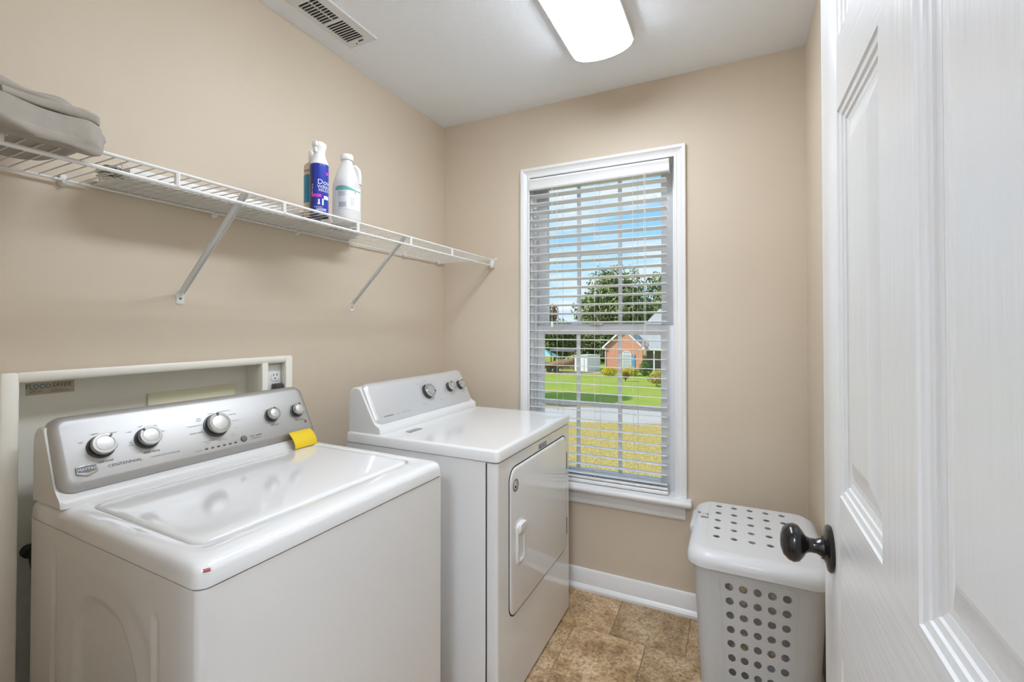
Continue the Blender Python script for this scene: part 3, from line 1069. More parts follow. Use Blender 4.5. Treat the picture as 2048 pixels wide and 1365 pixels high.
# ---- translucent jug
JO = (-1.256, 1.223, DKZ)
jg = empty('plastic_jug', JO, 'translucent white plastic jug with green-topped label on the wire shelf', 'jug')
VJ = math.atan2(-JO[1], -JO[0])
jr = [(0.040, 0.0), (0.0455, 0.006), (0.0465, 0.02), (0.0465, 0.125), (0.0450, 0.140), (0.0445, 0.150), (0.0420, 0.160), (0.0330, 0.190), (0.0230, 0.212), (0.0185, 0.222), (0.0180, 0.232)]
loops = []
for rr_, h in jr:
    lp = []
    for k in range(40):
        a = 2 * math.pi * k / 40
        q = 1.0 + (0.05 * math.cos(4 * (a - VJ)) if h < 0.15 else 0.0)
        # grip cut-away beside the handle
        lp.append((JO[0] + rr_ * q * math.cos(a), JO[1] + rr_ * q * math.sin(a), JO[2] + h))
    loops.append(lp)
MB().loft(loops).build('jug_body', 'jug_plastic', jg, smooth=50)
hd = Vector((math.cos(VJ + 1.35), math.sin(VJ + 1.35), 0))
b0 = Vector(JO)
MB().tube([b0 + hd * 0.016 + Vector((0, 0, 0.205)), b0 + hd * 0.030 + Vector((0, 0, 0.208)), b0 + hd * 0.040 + Vector((0, 0, 0.195)), b0 + hd * 0.043 + Vector((0, 0, 0.170)), b0 + hd * 0.042 + Vector((0, 0, 0.145))], [0.008, 0.0085, 0.009, 0.009, 0.010], 10).build('handle', 'jug_plastic', jg, smooth=60)
MB().lathe([(0.0215, 0.230), (0.0225, 0.232), (0.0225, 0.247), (0.0205, 0.250), (0.0, 0.250)], JO, seg=28, cap1=False).build('jug_cap', 'can_white', jg)


def jug_patch(mb_, a0, a1, z0, z1, d=0.0006, n=14):
    b = len(mb_.v)
    for z in (z0, z1):
        for k in range(n + 1):
            a = a0 + (a1 - a0) * k / n
            q = 0.0465 * (1.0 + 0.05 * math.cos(4 * (a - VJ))) + d
            zz = z(k / n) if callable(z) else z
            mb_.v.append((JO[0] + q * math.cos(a), JO[1] + q * math.sin(a), JO[2] + zz))
    mb_.f += [[b + k, b + k + 1, b + n + 2 + k, b + n + 1 + k] for k in range(n)]


m_ = MB(); jug_patch(m_, VJ - 0.95, VJ + 1.25, 0.046, 0.126, n=22); m_.build('label', 'jug_label', jg)
m_ = MB(); jug_patch(m_, VJ - 0.95, VJ + 1.25, 0.112, lambda t: 0.122 + 0.006 * math.sin(0.4 + t * 5), 0.0011, n=22); m_.build('label_band', 'label_green', jg)
m_ = MB()
for k in range(13):
    jug_patch(m_, VJ - 0.58 + k * 0.042, VJ - 0.58 + k * 0.042 + (0.016 if k % 3 else 0.028), 0.052, 0.070, 0.0011, n=1)
for k in range(6):
    jug_patch(m_, VJ - 0.7, VJ - 0.05 - 0.05 * (k % 3), 0.1055 - k * 0.0028, 0.1063 - k * 0.0028, 0.0011, n=4)
    jug_patch(m_, VJ + 0.25, VJ + 0.60 + 0.04 * (k % 2), 0.085 - k * 0.005, 0.0858 - k * 0.005, 0.0011, n=4)
m_.build('label_print', 'print_grey', jg, smooth=0)
m_ = MB()
pln = Plane((JO[0] + 0.0478 * math.cos(VJ + 0.62), JO[1] + 0.0478 * math.sin(VJ + 0.62), JO[2] + 0.105), (-math.sin(VJ + 0.62), math.cos(VJ + 0.62), 0), (0, 0, 1))
pln.text(m_, '0', 0, 0, 0.012, 0.0012)
m_.build('label_mark', 'print_dark', jg, smooth=0)

# ================================================================== WASHER WALL BOX
fb = empty('washer_wall_box', (-1.50, 0.81, 0.0), 'cream plastic washer supply box recessed in the wall behind the washer', 'wall box')
FX = -1.491
m_ = MB()
rbox(m_, XL, FX, 0.428, 0.461, 0.0, 1.182, 0.005)
m_.build('frame_stile', 'box_cream', fb)
rbox(MB(), XL, FX, 1.161, 1.191, 0.0, 1.182, 0.005).build('frame_stile', 'box_cream', fb)
rbox(MB(), XL, FX, 0.455, 1.166, 1.158, 1.182, 0.005).build('frame_rail', 'box_cream', fb)
rbox(MB(), -1.53, FX, 1.067, 1.092, 0.10, 1.164, 0.004).build('divider', 'box_cream', fb)
m_ = MB()
m_.box(-1.585, -1.577, 0.457, 1.10, 0.05, 1.162)
m_.box(-1.585, -1.50, 0.457, 0.461, 0.05, 1.162)
m_.box(-1.585, -1.50, 0.461, 1.07, 1.158, 1.162)
m_.box(-1.585, -1.53, 1.0655, 1.071, 0.05, 1.1605)
m_.build('liner', 'box_cream', fb, smooth=0)
m_ = MB()
m_.box(-1.535, -1.526, 1.086, 1.176, 0.9, 1.162)
m_.box(-1.53, -1.50, 1.164, 1.176, 0.9, 1.162)
m_.build('outlet_well', 'box_cream', fb, smooth=0)
rbox(MB(), -1.577, -1.569, 0.757, 1.023, 0.86, 1.090, 0.003).build('access_cover', 'cover_cream', fb)
P_ = Plane((-1.569, 0.93, 1.073), (0, 1, 0), (0, 0, 1))
P_.text(MB(), 'ACCESS', 0, 0, 0.012, 0.0008).build('lettering', 'box_cream', fb, smooth=0)
rbox(MB(), -1.577, -1.5762, 0.497, 0.590, 1.118, 1.148, 0.0002).build('sticker', 'sticker_tan', fb)
P_ = Plane((-1.5762, 0.5435, 1.133), (0, 1, 0), (0, 0, 1))
m_ = MB(); P_.text(m_, 'FLOOD', -0.0235, 0.0050, 0.0155, 0.0005, 0.92); P_.rect(m_, -0.043, -0.012, -0.0022, -0.0014, 0.0005)
m_.build('lettering', 'print_teal', fb, smooth=0)
m_ = MB(); P_.text(m_, 'SAVER', 0.0215, 0.0055, 0.0148, 0.0005, 0.92, shear=0.25)
P_.text(m_, 'AMI, Inc.', -0.027, -0.0075, 0.0072, 0.0005, shear=0.2)
P_.text(m_, 'P.O. Box 1190', 0.012, -0.0052, 0.0040, 0.0005)
P_.text(m_, 'Kennesaw, GA  30144', 0.018, -0.0092, 0.0040, 0.0005)
m_.build('lettering', 'print_brown', fb, smooth=0)
op = rbox(MB(), -1.526, -1.521, 1.098, 1.163, 1.035, 1.150, 0.002).build('outlet_plate', 'trim_white', fb)
rp = MB().loft([[(x, p[0], p[1]) for p in rr(1.122, 1.155, 1.092, 1.122, 0.011, 5)] for x in (-1.521, -1.518)]).build('receptacle', 'trim_white', op)
m_ = MB()
m_.box(-1.519, -1.5174, 1.1295, 1.1318, 1.109, 1.117)
m_.box(-1.519, -1.5174, 1.1430, 1.1453, 1.108, 1.118)
m_.lathe([(0.0026, 0.0), (0.0026, 0.0006)], (-1.518, 1.137, 1.100), (1, 0, 0), 10)
m_.build('slot', 'gap_dark', op, smooth=0)

pg = empty('power_plug', (-1.508, 1.142, 1.068), 'black power plug in the outlet of the cream wall box', 'plug')
m_ = MB()
m_.loft([[(x, p[0], p[1]) for p in rr(1.142 - w, 1.142 + w, 1.068 - h, 1.068 + h, 0.006, 4)] for x, w, h in ((-1.521, 0.017, 0.013), (-1.508, 0.020, 0.014), (-1.496, 0.016, 0.011))])
m_.build('plug_body', 'knob_dark', pg)
MB().tube([(-1.502, 1.142, 1.066), (-1.492, 1.142, 1.040), (-1.488, 1.142, 0.98), (-1.486, 1.13, 0.80)], 0.0045, 8).build('power_cord', 'knob_dark', pg)

hs = empty('water_hose', (-1.545, 0.500, 0.60), 'dark washer hose and valve in the gap left of the washer', 'hose')
m_ = MB()
m_.tube([(-1.572, 0.505, 0.735), (-1.545, 0.506, 0.73), (-1.530, 0.506, 0.70), (-1.530, 0.507, 0.55), (-1.535, 0.52, 0.20)], 0.011, 10)
m_.build('hose', 'hose_dark', hs)
MB().lathe([(0.016, 0.0), (0.016, 0.012), (0.010, 0.016), (0.010, 0.034)], (-1.576, 0.505, 0.735), (1, 0, 0), 14).build('valve', 'hose_dark', hs)

# ================================================================== WASHER
wx0, wx1, wy0, wy1 = -1.476, -0.797, 0.465, 1.153
wm = empty('washing_machine', (-1.135, 0.809, 0.0), 'white top-load washer with a steel console, nearest the camera', 'washer')
for x in (wx0 + 0.06, wx1 - 0.06):
    for y in (wy0 + 0.06, wy1 - 0.06):
        MB().lathe([(0.022, 0.0), (0.022, 0.01), (0.012, 0.014), (0.012, 0.05)], (x, y, 0), seg=14).build('foot', 'knob_dark', wm)
WZ = 0.845


def ss(a, b, t):
    t = min(1.0, max(0.0, (t - a) / (b - a)))
    return t * t * (3 - 2 * t)


def side_h(x, z):
    """pressed shapes of the side panel (metres inward)"""
    h = 0.0
    # big arched pocket
    cx, hw_, top = -1.130, 0.128, 0.742
    d = abs(x - cx) / hw_
    ztop = top - 0.10 * max(0, d) ** 3.0 - 0.012 * (x - cx) / hw_
    h += 0.012 * ss(0.0, 0.028, ztop - z) * ss(0.0, 0.035, hw_ + 0.012 - abs(x - cx))
    # wide shoulder round the pocket
    h += 0.004 * ss(0.0, 0.05, 0.80 - 0.09 * (abs(x + 1.12) / 0.18) ** 3 - z) * ss(0.0, 0.03, 0.185 - abs(x + 1.12))
    # narrow upright ribs
    for xc, w, zt_ in ((-0.930, 0.012, 0.775), (-1.345, 0.012, 0.805)):
        h += 0.006 * ss(0, 0.010, w - abs(x - xc)) * ss(0, 0.016, zt_ - z)
    return h


m_ = MB()                                              # body: front, back and far side
bl_ = rr(wx0, wx1, wy0, wy1, 0.014, 5)
m_.loft([[(p[0], p[1], z) for p in bl_] for z in (0.045, WZ - 0.0005)], skip=(17,))
m_.build('cabinet', 'enamel_side', wm, smooth=40)
nx_, nz_ = 110, 120
vs, fs = [], []
for j in range(nz_ + 1):
    for i in range(nx_ + 1):
        x = wx0 + 0.014 + (wx1 - 0.014 - wx0 - 0.014) * i / nx_
        z = 0.045 + (WZ - 0.0005 - 0.045) * j / nz_
        vs.append((x, wy0 + side_h(x, z) * 0.85, z))
for j in range(nz_):
    for i in range(nx_):
        a = j * (nx_ + 1) + i
        fs.append((a, a + 1, a + nx_ + 2, a + nx_ + 1))
m2 = MB().add(vs, fs)
m2.build('side_panel', 'enamel_side', wm, smooth=50)

# top deck: a ring around the lid opening
lx0, lx1, ly0, ly1 = -1.302, -0.876, 0.508, 1.112
dl = []
y0d, y1d = wy0 - 0.002, wy1 + 0.002
x0d, x1d = wx0 - 0.001, wx1 + 0.002
for ins, z, r_ in ((0.003, WZ + 0.0005, 0.022), (0.0, WZ + 0.003, 0.024), (0.0005, WZ + 0.026, 0.026), (0.004, WZ + 0.036, 0.026), (0.012, WZ + 0.0415, 0.026), (0.024, WZ + 0.0435, 0.024)):
    dl.append([(p[0], p[1], z) for p in rr(x0d + ins, x1d - ins, y0d + ins, y1d - ins, r_, 8)])
for ins, z, r_ in ((0.006, WZ + 0.0430, 0.040), (0.001, WZ + 0.041, 0.036), (0.0, WZ + 0.036, 0.035), (0.0, WZ + 0.006, 0.035)):
    dl.append([(p[0], p[1], z) for p in rr(lx0 - ins, lx1 + ins, ly0 - ins, ly1 + ins, r_, 8)])
MB().loft(dl, cap0=False, cap1=False).build('deck', 'enamel', wm, smooth=50)
MB().box(lx0 - 0.002, lx1 + 0.002, ly0 - 0.002, ly1 + 0.002, WZ + 0.002, WZ + 0.008).build('lid_gap_shade', 'gap_dark', wm)  # dark block, puts the shade under the lid gap into colour
dl = []
for ins, z in ((0.004, WZ + 0.010), (0.0035, WZ + 0.036), (0.0055, WZ + 0.041), (0.010, WZ + 0.0436), (0.018, WZ + 0.0442), (0.040, WZ + 0.0442)):
    dl.append([(p[0], p[1], z) for p in rr(lx0 + ins, lx1 - ins - 0.003, ly0 + ins, ly1 - ins, 0.032, 8)])
MB().loft(dl).build('lid', 'enamel', wm, smooth=50)
MB().tube([(-0.802, 0.475, WZ + 0.0315), (-0.797, 0.484, WZ + 0.0315)], 0.0028, 6).build('red_smudge', 'red_mark', wm)

# --- console


def console(root, y0, y1, prof, ftop, fbot, fy0, fy1, body_m, fascia_m, proud=0.020, outset=0.013):
    """white plastic housing with a metal fascia tray; returns the drawing plane of the fascia's face"""
    n = len(prof)
    cxm = sum(p[0] for p in prof) / n
    czm = sum(p[1] for p in prof) / n
    loops = []
    for y, s in ((y0, 0.94), (y0 + 0.004, 0.985), (y0 + 0.010, 1.0), (y1 - 0.010, 1.0), (y1 - 0.004, 0.985), (y1, 0.94)):
        loops.append([(cxm + (p[0] - cxm) * s, y, max(prof[0][1], czm + (p[1] - czm) * s) if p[1] > prof[0][1] + 0.001 else p[1]) for p in prof])
    MB().loft(loops).build('console', body_m, root, smooth=40)
    t = Vector((ftop[0], 0, ftop[1]))
    b_ = Vector((fbot[0], 0, fbot[1]))
    e2 = (t - b_).normalized()
    pl = Plane(Vector((fbot[0], fy0, fbot[1])), (0, 1, 0), e2)
    H = (t - b_).length
    Wd = fy1 - fy0
    lp = []
    for out, h, r_ in ((outset, -proud, 0.030), (outset * 0.92, -proud * 0.55, 0.029), (outset * 0.45, -proud * 0.12, 0.024), (0.0015, -0.0006, 0.018), (0.0, 0.0, 0.017)):
        lp.append([pl.p(p[0], p[1], h) for p in rr(-out, Wd + out, -out, H + out, r_, 8)])
    f_ = MB().loft(lp).build('fascia', fascia_m, root, smooth=35)
    return pl, f_, H, Wd


cprof = [(-1.466, WZ + 0.043), (-1.466, 1.020), (-1.461, 1.043), (-1.446, 1.057), (-1.425, 1.061), (-1.410, 1.058), (-1.348, 0.926), (-1.334, 0.912), (-1.324, 0.905), (-1.318, 0.897), (-1.315, WZ + 0.043)]
PW, fascia_w, HW, WW = console(wm, 0.466, 1.138, cprof, (-1.402, 1.066), (-1.331, 0.936), 0.488, 1.125, 'plastic_white', 'steel', 0.022, 0.0195)


def knob(root, pl, u, v, rk, h=0.024, ang=60, face='knob_face'):
    o = pl.p(u, v)
    k = MB().lathe([(rk * 1.10, 0.0), (rk * 1.10, 0.003), (rk * 0.98, 0.004), (rk * 0.96, h * 0.62), (rk * 0.99, h * 0.68)], o, pl.n, 36).build('knob', 'knob_dark', root, smooth=35)
    MB().lathe([(rk * 0.985, h * 0.64), (rk, h * 0.74), (rk * 0.985, h * 0.92), (rk * 0.93, h), (rk * 0.74, h * 1.0), (rk * 0.72, h * 0.95), (rk * 0.69, h * 0.95)], o, pl.n, 36, cap1=False).build('knob_ring', 'chrome', k, smooth=35)
    MB().lathe([(rk * 0.70, h * 0.94), (rk * 0.68, h * 0.985), (rk * 0.5, h * 1.02), (0.0, h * 1.04)], o, pl.n, 36, cap0=False, cap1=False).build('knob_cap', face, k, smooth=35)
    m_ = MB()
    a = R(ang)
    q = Plane(o, pl.ex * math.cos(a) + pl.ey * math.sin(a), pl.ey * math.cos(a) - pl.ex * math.sin(a))
    lp_ = [[q.p(x, y, hh) for x, y in rr(rk * 0.70, rk * 0.98, -rk * 0.09, rk * 0.09, rk * 0.06, 2)] for hh in (h * 0.8, h * 1.06)]
    m_.loft(lp_)
    m_.build('pointer', 'knob_dark', k)
    return k


vk = 0.073
for y, rk, ang in ((0.568, 0.0255, 52), (0.663, 0.0255, 128), (0.836, 0.031, 92), (1.012, 0.0205, 78), (1.105, 0.0205, 78)):
    knob(wm, PW, y - 0.497 - 0.005, vk, rk, 0.026 if rk > 0.021 else 0.022, ang)
btn = PW.p(0.898 - 0.497, 0.0165)
MB().lathe([(0.0095, 0.0), (0.0095, 0.002), (0.0080, 0.0045), (0.0, 0.0055)], btn, PW.n, 20, cap1=False).build('start_button', 'badge_grey', wm, smooth=40)
# badge
m_ = MB()
uu, vv = 0.524 - 0.497, 0.0265
bp_ = [(-0.0195, 0.0105), (0.0, 0.0125), (0.0195, 0.0105), (0.0195, -0.0060), (0.0, -0.0135), (-0.0195, -0.0060)]
PW.slab(m_, [(uu + 0.004 + a, vv - 0.003 + b) for a, b in bp_], 0.0, 0.0045)
bd = m_.build('badge', 'chrome', wm, bevel=0.0012)
m_ = MB()
PW.slab(m_, [(uu + 0.004 + a, vv - 0.003 + b) for a, b in [(-0.0175, 0.0090), (0.0, 0.0108), (0.0175, 0.0090), (0.0175, -0.0028), (0.0, -0.0065), (-0.0175, -0.0028)]], 0.0045, 0.0052)
m_.build('badge_field', 'badge_grey', bd)
m_ = MB()
PW.text(m_, 'MAYTAG', uu + 0.004, vv - 0.001, 0.0093, 0.0056, 0.92)
m_.build('lettering', 'print_white', bd, smooth=0)
m_ = MB()
PW.text(m_, 'CENTENNIAL', 0.602 - 0.497, 0.0225, 0.0098, 0.0005, 1.18)
for u, txt in ((0.568, 'soil level'), (0.663, 'wash temp')):
    PW.text(m_, txt, u - 0.497 - 0.002, 0.0365, 0.0085, 0.0005)
PW.text(m_, 'extra rinse', 1.008 - 0.497, 0.040, 0.0068, 0.0005)
PW.text(m_, 'fabric softener', 1.102 - 0.497, 0.040, 0.0062, 0.0005)
PW.text(m_, 'start . pause', 0.937 - 0.497, 0.0200, 0.0078, 0.0005)
PW.text(m_, 'hold to cancel', 0.937 - 0.497, 0.0115, 0.0048, 0.0005)
PW.text(m_, 'power wash', 0.775 - 0.497, 0.062, 0.0068, 0.0005)
m_.build('lettering', 'print_dark', fascia_w, smooth=0)
m_ = MB()
PW.text(m_, 'commercial technology', 0.690 - 0.497, 0.0225, 0.0072, 0.0005, shear=0.2)
for u, v, tx in ((0.528, 0.092, 'light'), (0.556, 0.108, 'regular'), (0.594, 0.104, 'heavy'), (0.624, 0.098, 'cold'), (0.622, 0.070, 'tap'), (0.622, 0.063, 'cold'), (0.650, 0.108, 'cool'), (0.682, 0.104, 'warm'), (0.698, 0.085, 'hot'),
                 (0.776, 0.083, 'heavy duty wash'), (0.790, 0.102, 'bulky'), (0.790, 0.096, 'sheets'), (0.826, 0.112, 'normal'), (0.866, 0.113, 'wrinkle control'), (0.886, 0.099, 'hand wash'), (0.892, 0.078, 'cold wash'), (0.884, 0.055, 'soak'),
                 (0.870, 0.039, 'rinse'), (0.870, 0.033, '& spin'), (0.838, 0.028, 'drain & spin'), (0.800, 0.032, 'clean washer'), (0.798, 0.026, 'cycle'),
                 (0.990, 0.093, 'off'), (1.012, 0.098, 'on'), (1.083, 0.093, 'off'), (1.108, 0.098, 'on')):
    PW.text(m_, tx, u - 0.497, v, 0.0055, 0.0005)
PW.text(m_, 'progress', 0.768 - 0.497, 0.010, 0.0055, 0.0005)
for k in range(6):
    PW.text(m_, ('sensing', 'wash', 'soak', 'rinse', 'spin', 'lid locked')[k], 0.789 - 0.497 + k * 0.0165, 0.0155, 0.0036, 0.0005)
m_.build('lettering', 'print_grey', fascia_w, smooth=0)
for k in range(6):
    m_ = MB()
    u = 0.789 - 0.497 + k * 0.0165
    m_.loft([[PW.p(p[0], p[1], h) for p in rr(u - 0.0042, u + 0.0042, 0.0085, 0.0121, 0.0015, 3)] for h in (0.0, 0.0006)])
    m_.build('status_light', 'print_dark', fascia_w)
m_ = MB()
PW.slab(m_, rr(1.116 - 0.497, 1.126 - 0.497, 0.0250, 0.0350, 0.001, 2), 0.0, 0.0006)
m_.build('care_mark', 'sticker_brown', fascia_w)

wm.location.y = 0.814
wm.rotation_euler.z = R(-1.15)

# yellow card leaning on the console
yc = empty('yellow_card', (-1.287, 1.090, WZ + 0.045), 'bright yellow curled card stuck to the washer console beside the lid', 'card')
lo = []
for k in range(9):
    t = k / 8
    z = WZ + 0.0455 + 0.050 * t
    x = -1.2880 - 0.030 * t ** 1.6 + 0.003 * math.sin(t * 3.1)
    row_ = []
    for i in range(9):
        s = i / 8
        y = 1.038 + 0.088 * s + 0.001 * math.sin(t * 5)
        row_.append((x - 0.012 * max(0, s - 0.72) ** 1.2 - (0.004 * (t > 0.9) * s), y, z - 0.006 * max(0, t - 0.8) * (s > 0.85)))
    lo.append(row_)
m_ = MB()
vs, fs = [], []
for th in (0.0, 0.0016):
    for row_ in lo:
        for p in row_:
            vs.append((p[0] + th, p[1], p[2]))
for l in range(2):
    for k in range(8):
        for i in range(8):
            a = l * 81 + k * 9 + i
            fs.append((a, a + 1, a + 10, a + 9))
edge = [i for i in range(9)] + [k * 9 + 8 for k in range(1, 9)] + [72 + i for i in range(7, -1, -1)] + [k * 9 for k in range(7, 0, -1)]
for k in range(len(edge)):
    e1, e2 = edge[k], edge[(k + 1) % len(edge)]
    fs.append((e1, e2, e2 + 81, e1 + 81))
m_.add(vs, fs)
m_.build('card', 'yellow_card', yc, smooth=50)

# ================================================================== DRYER
dx0, dx1, dy0, dy1 = -1.346, -0.690, 1.313, 2.022
dm = empty('clothes_dryer', (-1.02, 1.667, 0.0), 'white front-load dryer with a silver console, beside the window', 'dryer')
for x in (dx0 + 0.06, dx1 - 0.06):
    for y in (dy0 + 0.06, dy1 - 0.06):
        MB().lathe([(0.020, 0.0), (0.020, 0.008), (0.012, 0.012), (0.012, 0.03)], (x, y, 0), seg=14).build('foot', 'knob_dark', dm)
DZ = 0.847
MB().loft([[(p[0], p[1], z) for p in rr(dx0, dx1 - 0.0449, dy0 + 0.001, dy1 - 0.001, 0.004, 3)] for z in (0.018, DZ)]).build('cabinet', 'enamel_side', dm)
fp_ = [(p[0], p[1]) for p in rr(dx1 - 0.0436, dx1, dy0, dy1, 0.010, 6)]
MB().loft([[(p[0], p[1], z) for p in fp_] for z in (0.012, DZ - 0.002)]).build('front_panel', 'enamel', dm, smooth=40)
MB().box(dx1 - 0.046, dx1 - 0.043, dy0 + 0.0035, dy1 - 0.002, 0.02, DZ - 0.004).build('seam', 'gap_dark', dm)
dl = []
for ins, z, r_ in ((0.004, DZ + 0.001, 0.014), (0.0, DZ + 0.004, 0.016), (0.0, DZ + 0.034, 0.017), (0.003, DZ + 0.039, 0.016), (0.009, DZ + 0.041, 0.012)):
    dl.append([(p[0], p[1], z) for p in rr(dx0 - 0.002 + ins, dx1 + 0.004 - ins, dy0 - 0.003 + ins, dy1 + 0.003 - ins, r_, 6)])
dl.append([(p[0], p[1], DZ + 0.0405) for p in rr(dx0 + 0.02, dx1 - 0.02, dy0 + 0.02, dy1 - 0.02, 0.01, 6)])
MB().loft(dl).build('top_panel', 'enamel', dm, smooth=45)
DTZ = DZ + 0.041
dprof = [(-1.341, DTZ), (-1.341, 1.030), (-1.336, 1.045), (-1.322, 1.055), (-1.300, 1.058), (-1.284, 1.052), (-1.216, 0.932), (-1.204, 0.918), (-1.186, 0.910), (-1.181, 0.903), (-1.180, DTZ)]
PD, fascia_d, HD, WDd = console(dm, 1.319, 2.016, dprof, (-1.271, 1.060), (-1.203, 0.930), 1.342, 2.000, 'plastic_white', 'dryer_fascia', 0.018, 0.015)
for y, rk, ang in ((1.692, 0.030, -20), (1.866, 0.0215, 95), (1.958, 0.0215, 80)):
    knob(dm, PD, y - 1.342 - 0.008, 0.078, rk, 0.026, ang)
m_ = MB()
PD.text(m_, 'CENTENNIAL', 1.398 - 1.342, 0.0155, 0.0085, 0.0005, 1.1)
m_.build('lettering', 'print_dark', fascia_d, smooth=0)
m_ = MB()
PD.text(m_, '4.0', 1.452 - 1.342, 0.0155, 0.0080, 0.0005)
PD.text(m_, 'commercial technology', 1.500 - 1.342, 0.0160, 0.0055, 0.0005)
for k in range(24):
    a = R(-60 + k * 13)
    u, v = 1.684 - 1.342 + 0.042 * math.cos(a), 0.078 + 0.042 * math.sin(a)
    q = Plane(PD.p(u, v), PD.ex * math.cos(a) + PD.ey * math.sin(a), PD.ey * math.cos(a) - PD.ex * math.sin(a))
    q.rect(m_, -0.003, 0.003, -0.0006, 0.0006, 0.0005)
for u, v, tx in ((1.700, 0.132, 'timed dry'), (1.640, 0.120, 'cool down'), (1.636, 0.027, 'wrinkle control'), (1.660, 0.018, 'off'), (1.765, 0.030, 'damp dry'), (1.740, 0.118, 'normal'), (1.862, 0.042, 'temperature'), (1.955, 0.042, 'push to start'), (1.838, 0.110, 'low'), (1.890, 0.110, 'high')):
    PD.text(m_, tx, u - 1.342, v, 0.0058, 0.0005)
m_.build('lettering', 'print_grey', fascia_d, smooth=0)
# badge printed on the top
m_ = MB()
PT = Plane((-1.120, 1.436, DTZ - 0.0004), (0.0, 1.0, 0), (-1, 0, 0))
PT.slab(m_, [(-0.040, -0.013), (-0.030, 0.015), (0.044, 0.015), (0.036, -0.013)], 0.0, 0.0012)
tb = m_.build('top_badge', 'print_grey', dm)
m_ = MB(); PT.text(m_, 'MAYTAG', 0.002, 0.001, 0.016, 0.0016, 1.0); m_.build('lettering', 'print_white', tb, smooth=0)
# door
lo = []
for ins, x, r_ in ((0.0, dx1 - 0.002, 0.045), (0.0, dx1 + 0.0015, 0.045), (0.003, dx1 + 0.0045, 0.043), (0.010, dx1 + 0.006, 0.036)):
    lo.append([(x, p[0], p[1]) for p in rr(1.398 + ins, 1.972 - ins, 0.299 + ins, 0.803 - ins, r_, 8)])
dd = MB().loft(lo).build('door', 'enamel', dm, smooth=45)
lo = []
for ins, x in ((-0.004, dx1 + 0.0002), (-0.004, dx1 + 0.0012), (0.002, dx1 + 0.0012)):
    lo.append([(x, p[0], p[1]) for p in rr(1.398 + ins, 1.972 - ins, 0.299 + ins, 0.803 - ins, 0.047, 8)])
MB().loft(lo).build('door_gap_shade', 'gap_dark', dd, smooth=45)  # dark ring painted as the shade in the groove round the door
# handle: a moulded pull with a hollow behind it
xo = dx1 + 0.006
lo = []
for w, hgt, x, r_ in ((0.034, 0.071, xo - 0.001, 0.016), (0.033, 0.070, xo + 0.004, 0.016), (0.028, 0.064, xo + 0.008, 0.014), (0.024, 0.060, xo + 0.0075, 0.012), (0.020, 0.055, xo + 0.002, 0.010)):
    lo.append([(x, p[0], p[1]) for p in rr(1.472 - w, 1.472 + w, 0.534 - hgt, 0.534 + hgt, r_, 6)])
MB().loft(lo).build('handle', 'plastic_white', dd, smooth=45)
m_ = MB()
m_.loft([[(x, p[0], p[1]) for p in rr(1.448, 1.500, 0.592 - d, 0.604, 0.006, 4)] for x, d in ((xo + 0.002, 0.030), (xo + 0.012, 0.020), (xo + 0.016, 0.004))])
m_.build('handle_lip', 'enamel', dd, smooth=45)
for z0, z1 in ((0.362, 0.434), (0.652, 0.726)):
    rbox(MB(), xo - 0.004, xo + 0.001, 1.9665, 1.9735, z0, z1, 0.001).build('hinge', 'badge_grey', dd)
# badges on the front
m_ = MB()
rbox(m_, dx1 - 0.001, dx1 + 0.002, 1.660, 1.735, 0.812, 0.829, 0.0008)
fb_ = m_.build('front_badge', 'badge_grey', dm)
PF = Plane((dx1 + 0.002, 1.6975, 0.8205), (0, 1, 0), (0, 0, 1))
m_ = MB(); PF.text(m_, 'MAYTAG', 0, 0, 0.0135, 0.0004, 1.1); m_.build('lettering', 'print_white', fb_, smooth=0)
so = (xo, 1.437, 0.742)
sk = MB().lathe([(0.022, 0.0), (0.022, 0.0006)], so, (1, 0, 0), 28).build('round_sticker', 'badge_grey', dd)
MB().lathe([(0.0145, 0.0006), (0.0145, 0.0009)], so, (1, 0, 0), 24).build('sticker_field', 'print_white', sk)
PS = Plane((xo + 0.001, so[1], so[2]), (0, 1, 0), (0, 0, 1))
m_ = MB()
PS.slab(m_, [(-0.004, 0.010), (0.004, 0.011), (0.011, 0.004), (0.008, 0.001), (0.002, 0.006)], 0, 0.0003)
PS.slab(m_, [(-0.006, 0.005), (0.000, 0.004), (0.010, -0.002), (0.008, -0.005), (0.001, -0.001)], 0, 0.0003)
m_.build('sticker_stripe', 'flag_red', sk)
m_ = MB()
PS.slab(m_, [(-0.009, 0.003), (-0.002, -0.002), (0.005, -0.009), (-0.001, -0.012), (-0.007, -0.008), (-0.011, -0.002)], 0, 0.0004)
PS.slab(m_, [(0.000, -0.004), (0.007, -0.004), (0.006, -0.008)], 0, 0.0004)
m_.build('sticker_eagle', 'print_dark', sk)
m_ = MB()
for k, ch in enumerate('AMERICA'):
    a = R(140 - k * 18)
    PS.text(m_, ch, 0.0182 * math.cos(a), 0.0182 * math.sin(a), 0.0058, 0.0003, ang=a - math.pi / 2)
m_.build('lettering', 'print_white', sk, smooth=0)

# ================================================================== HAMPER


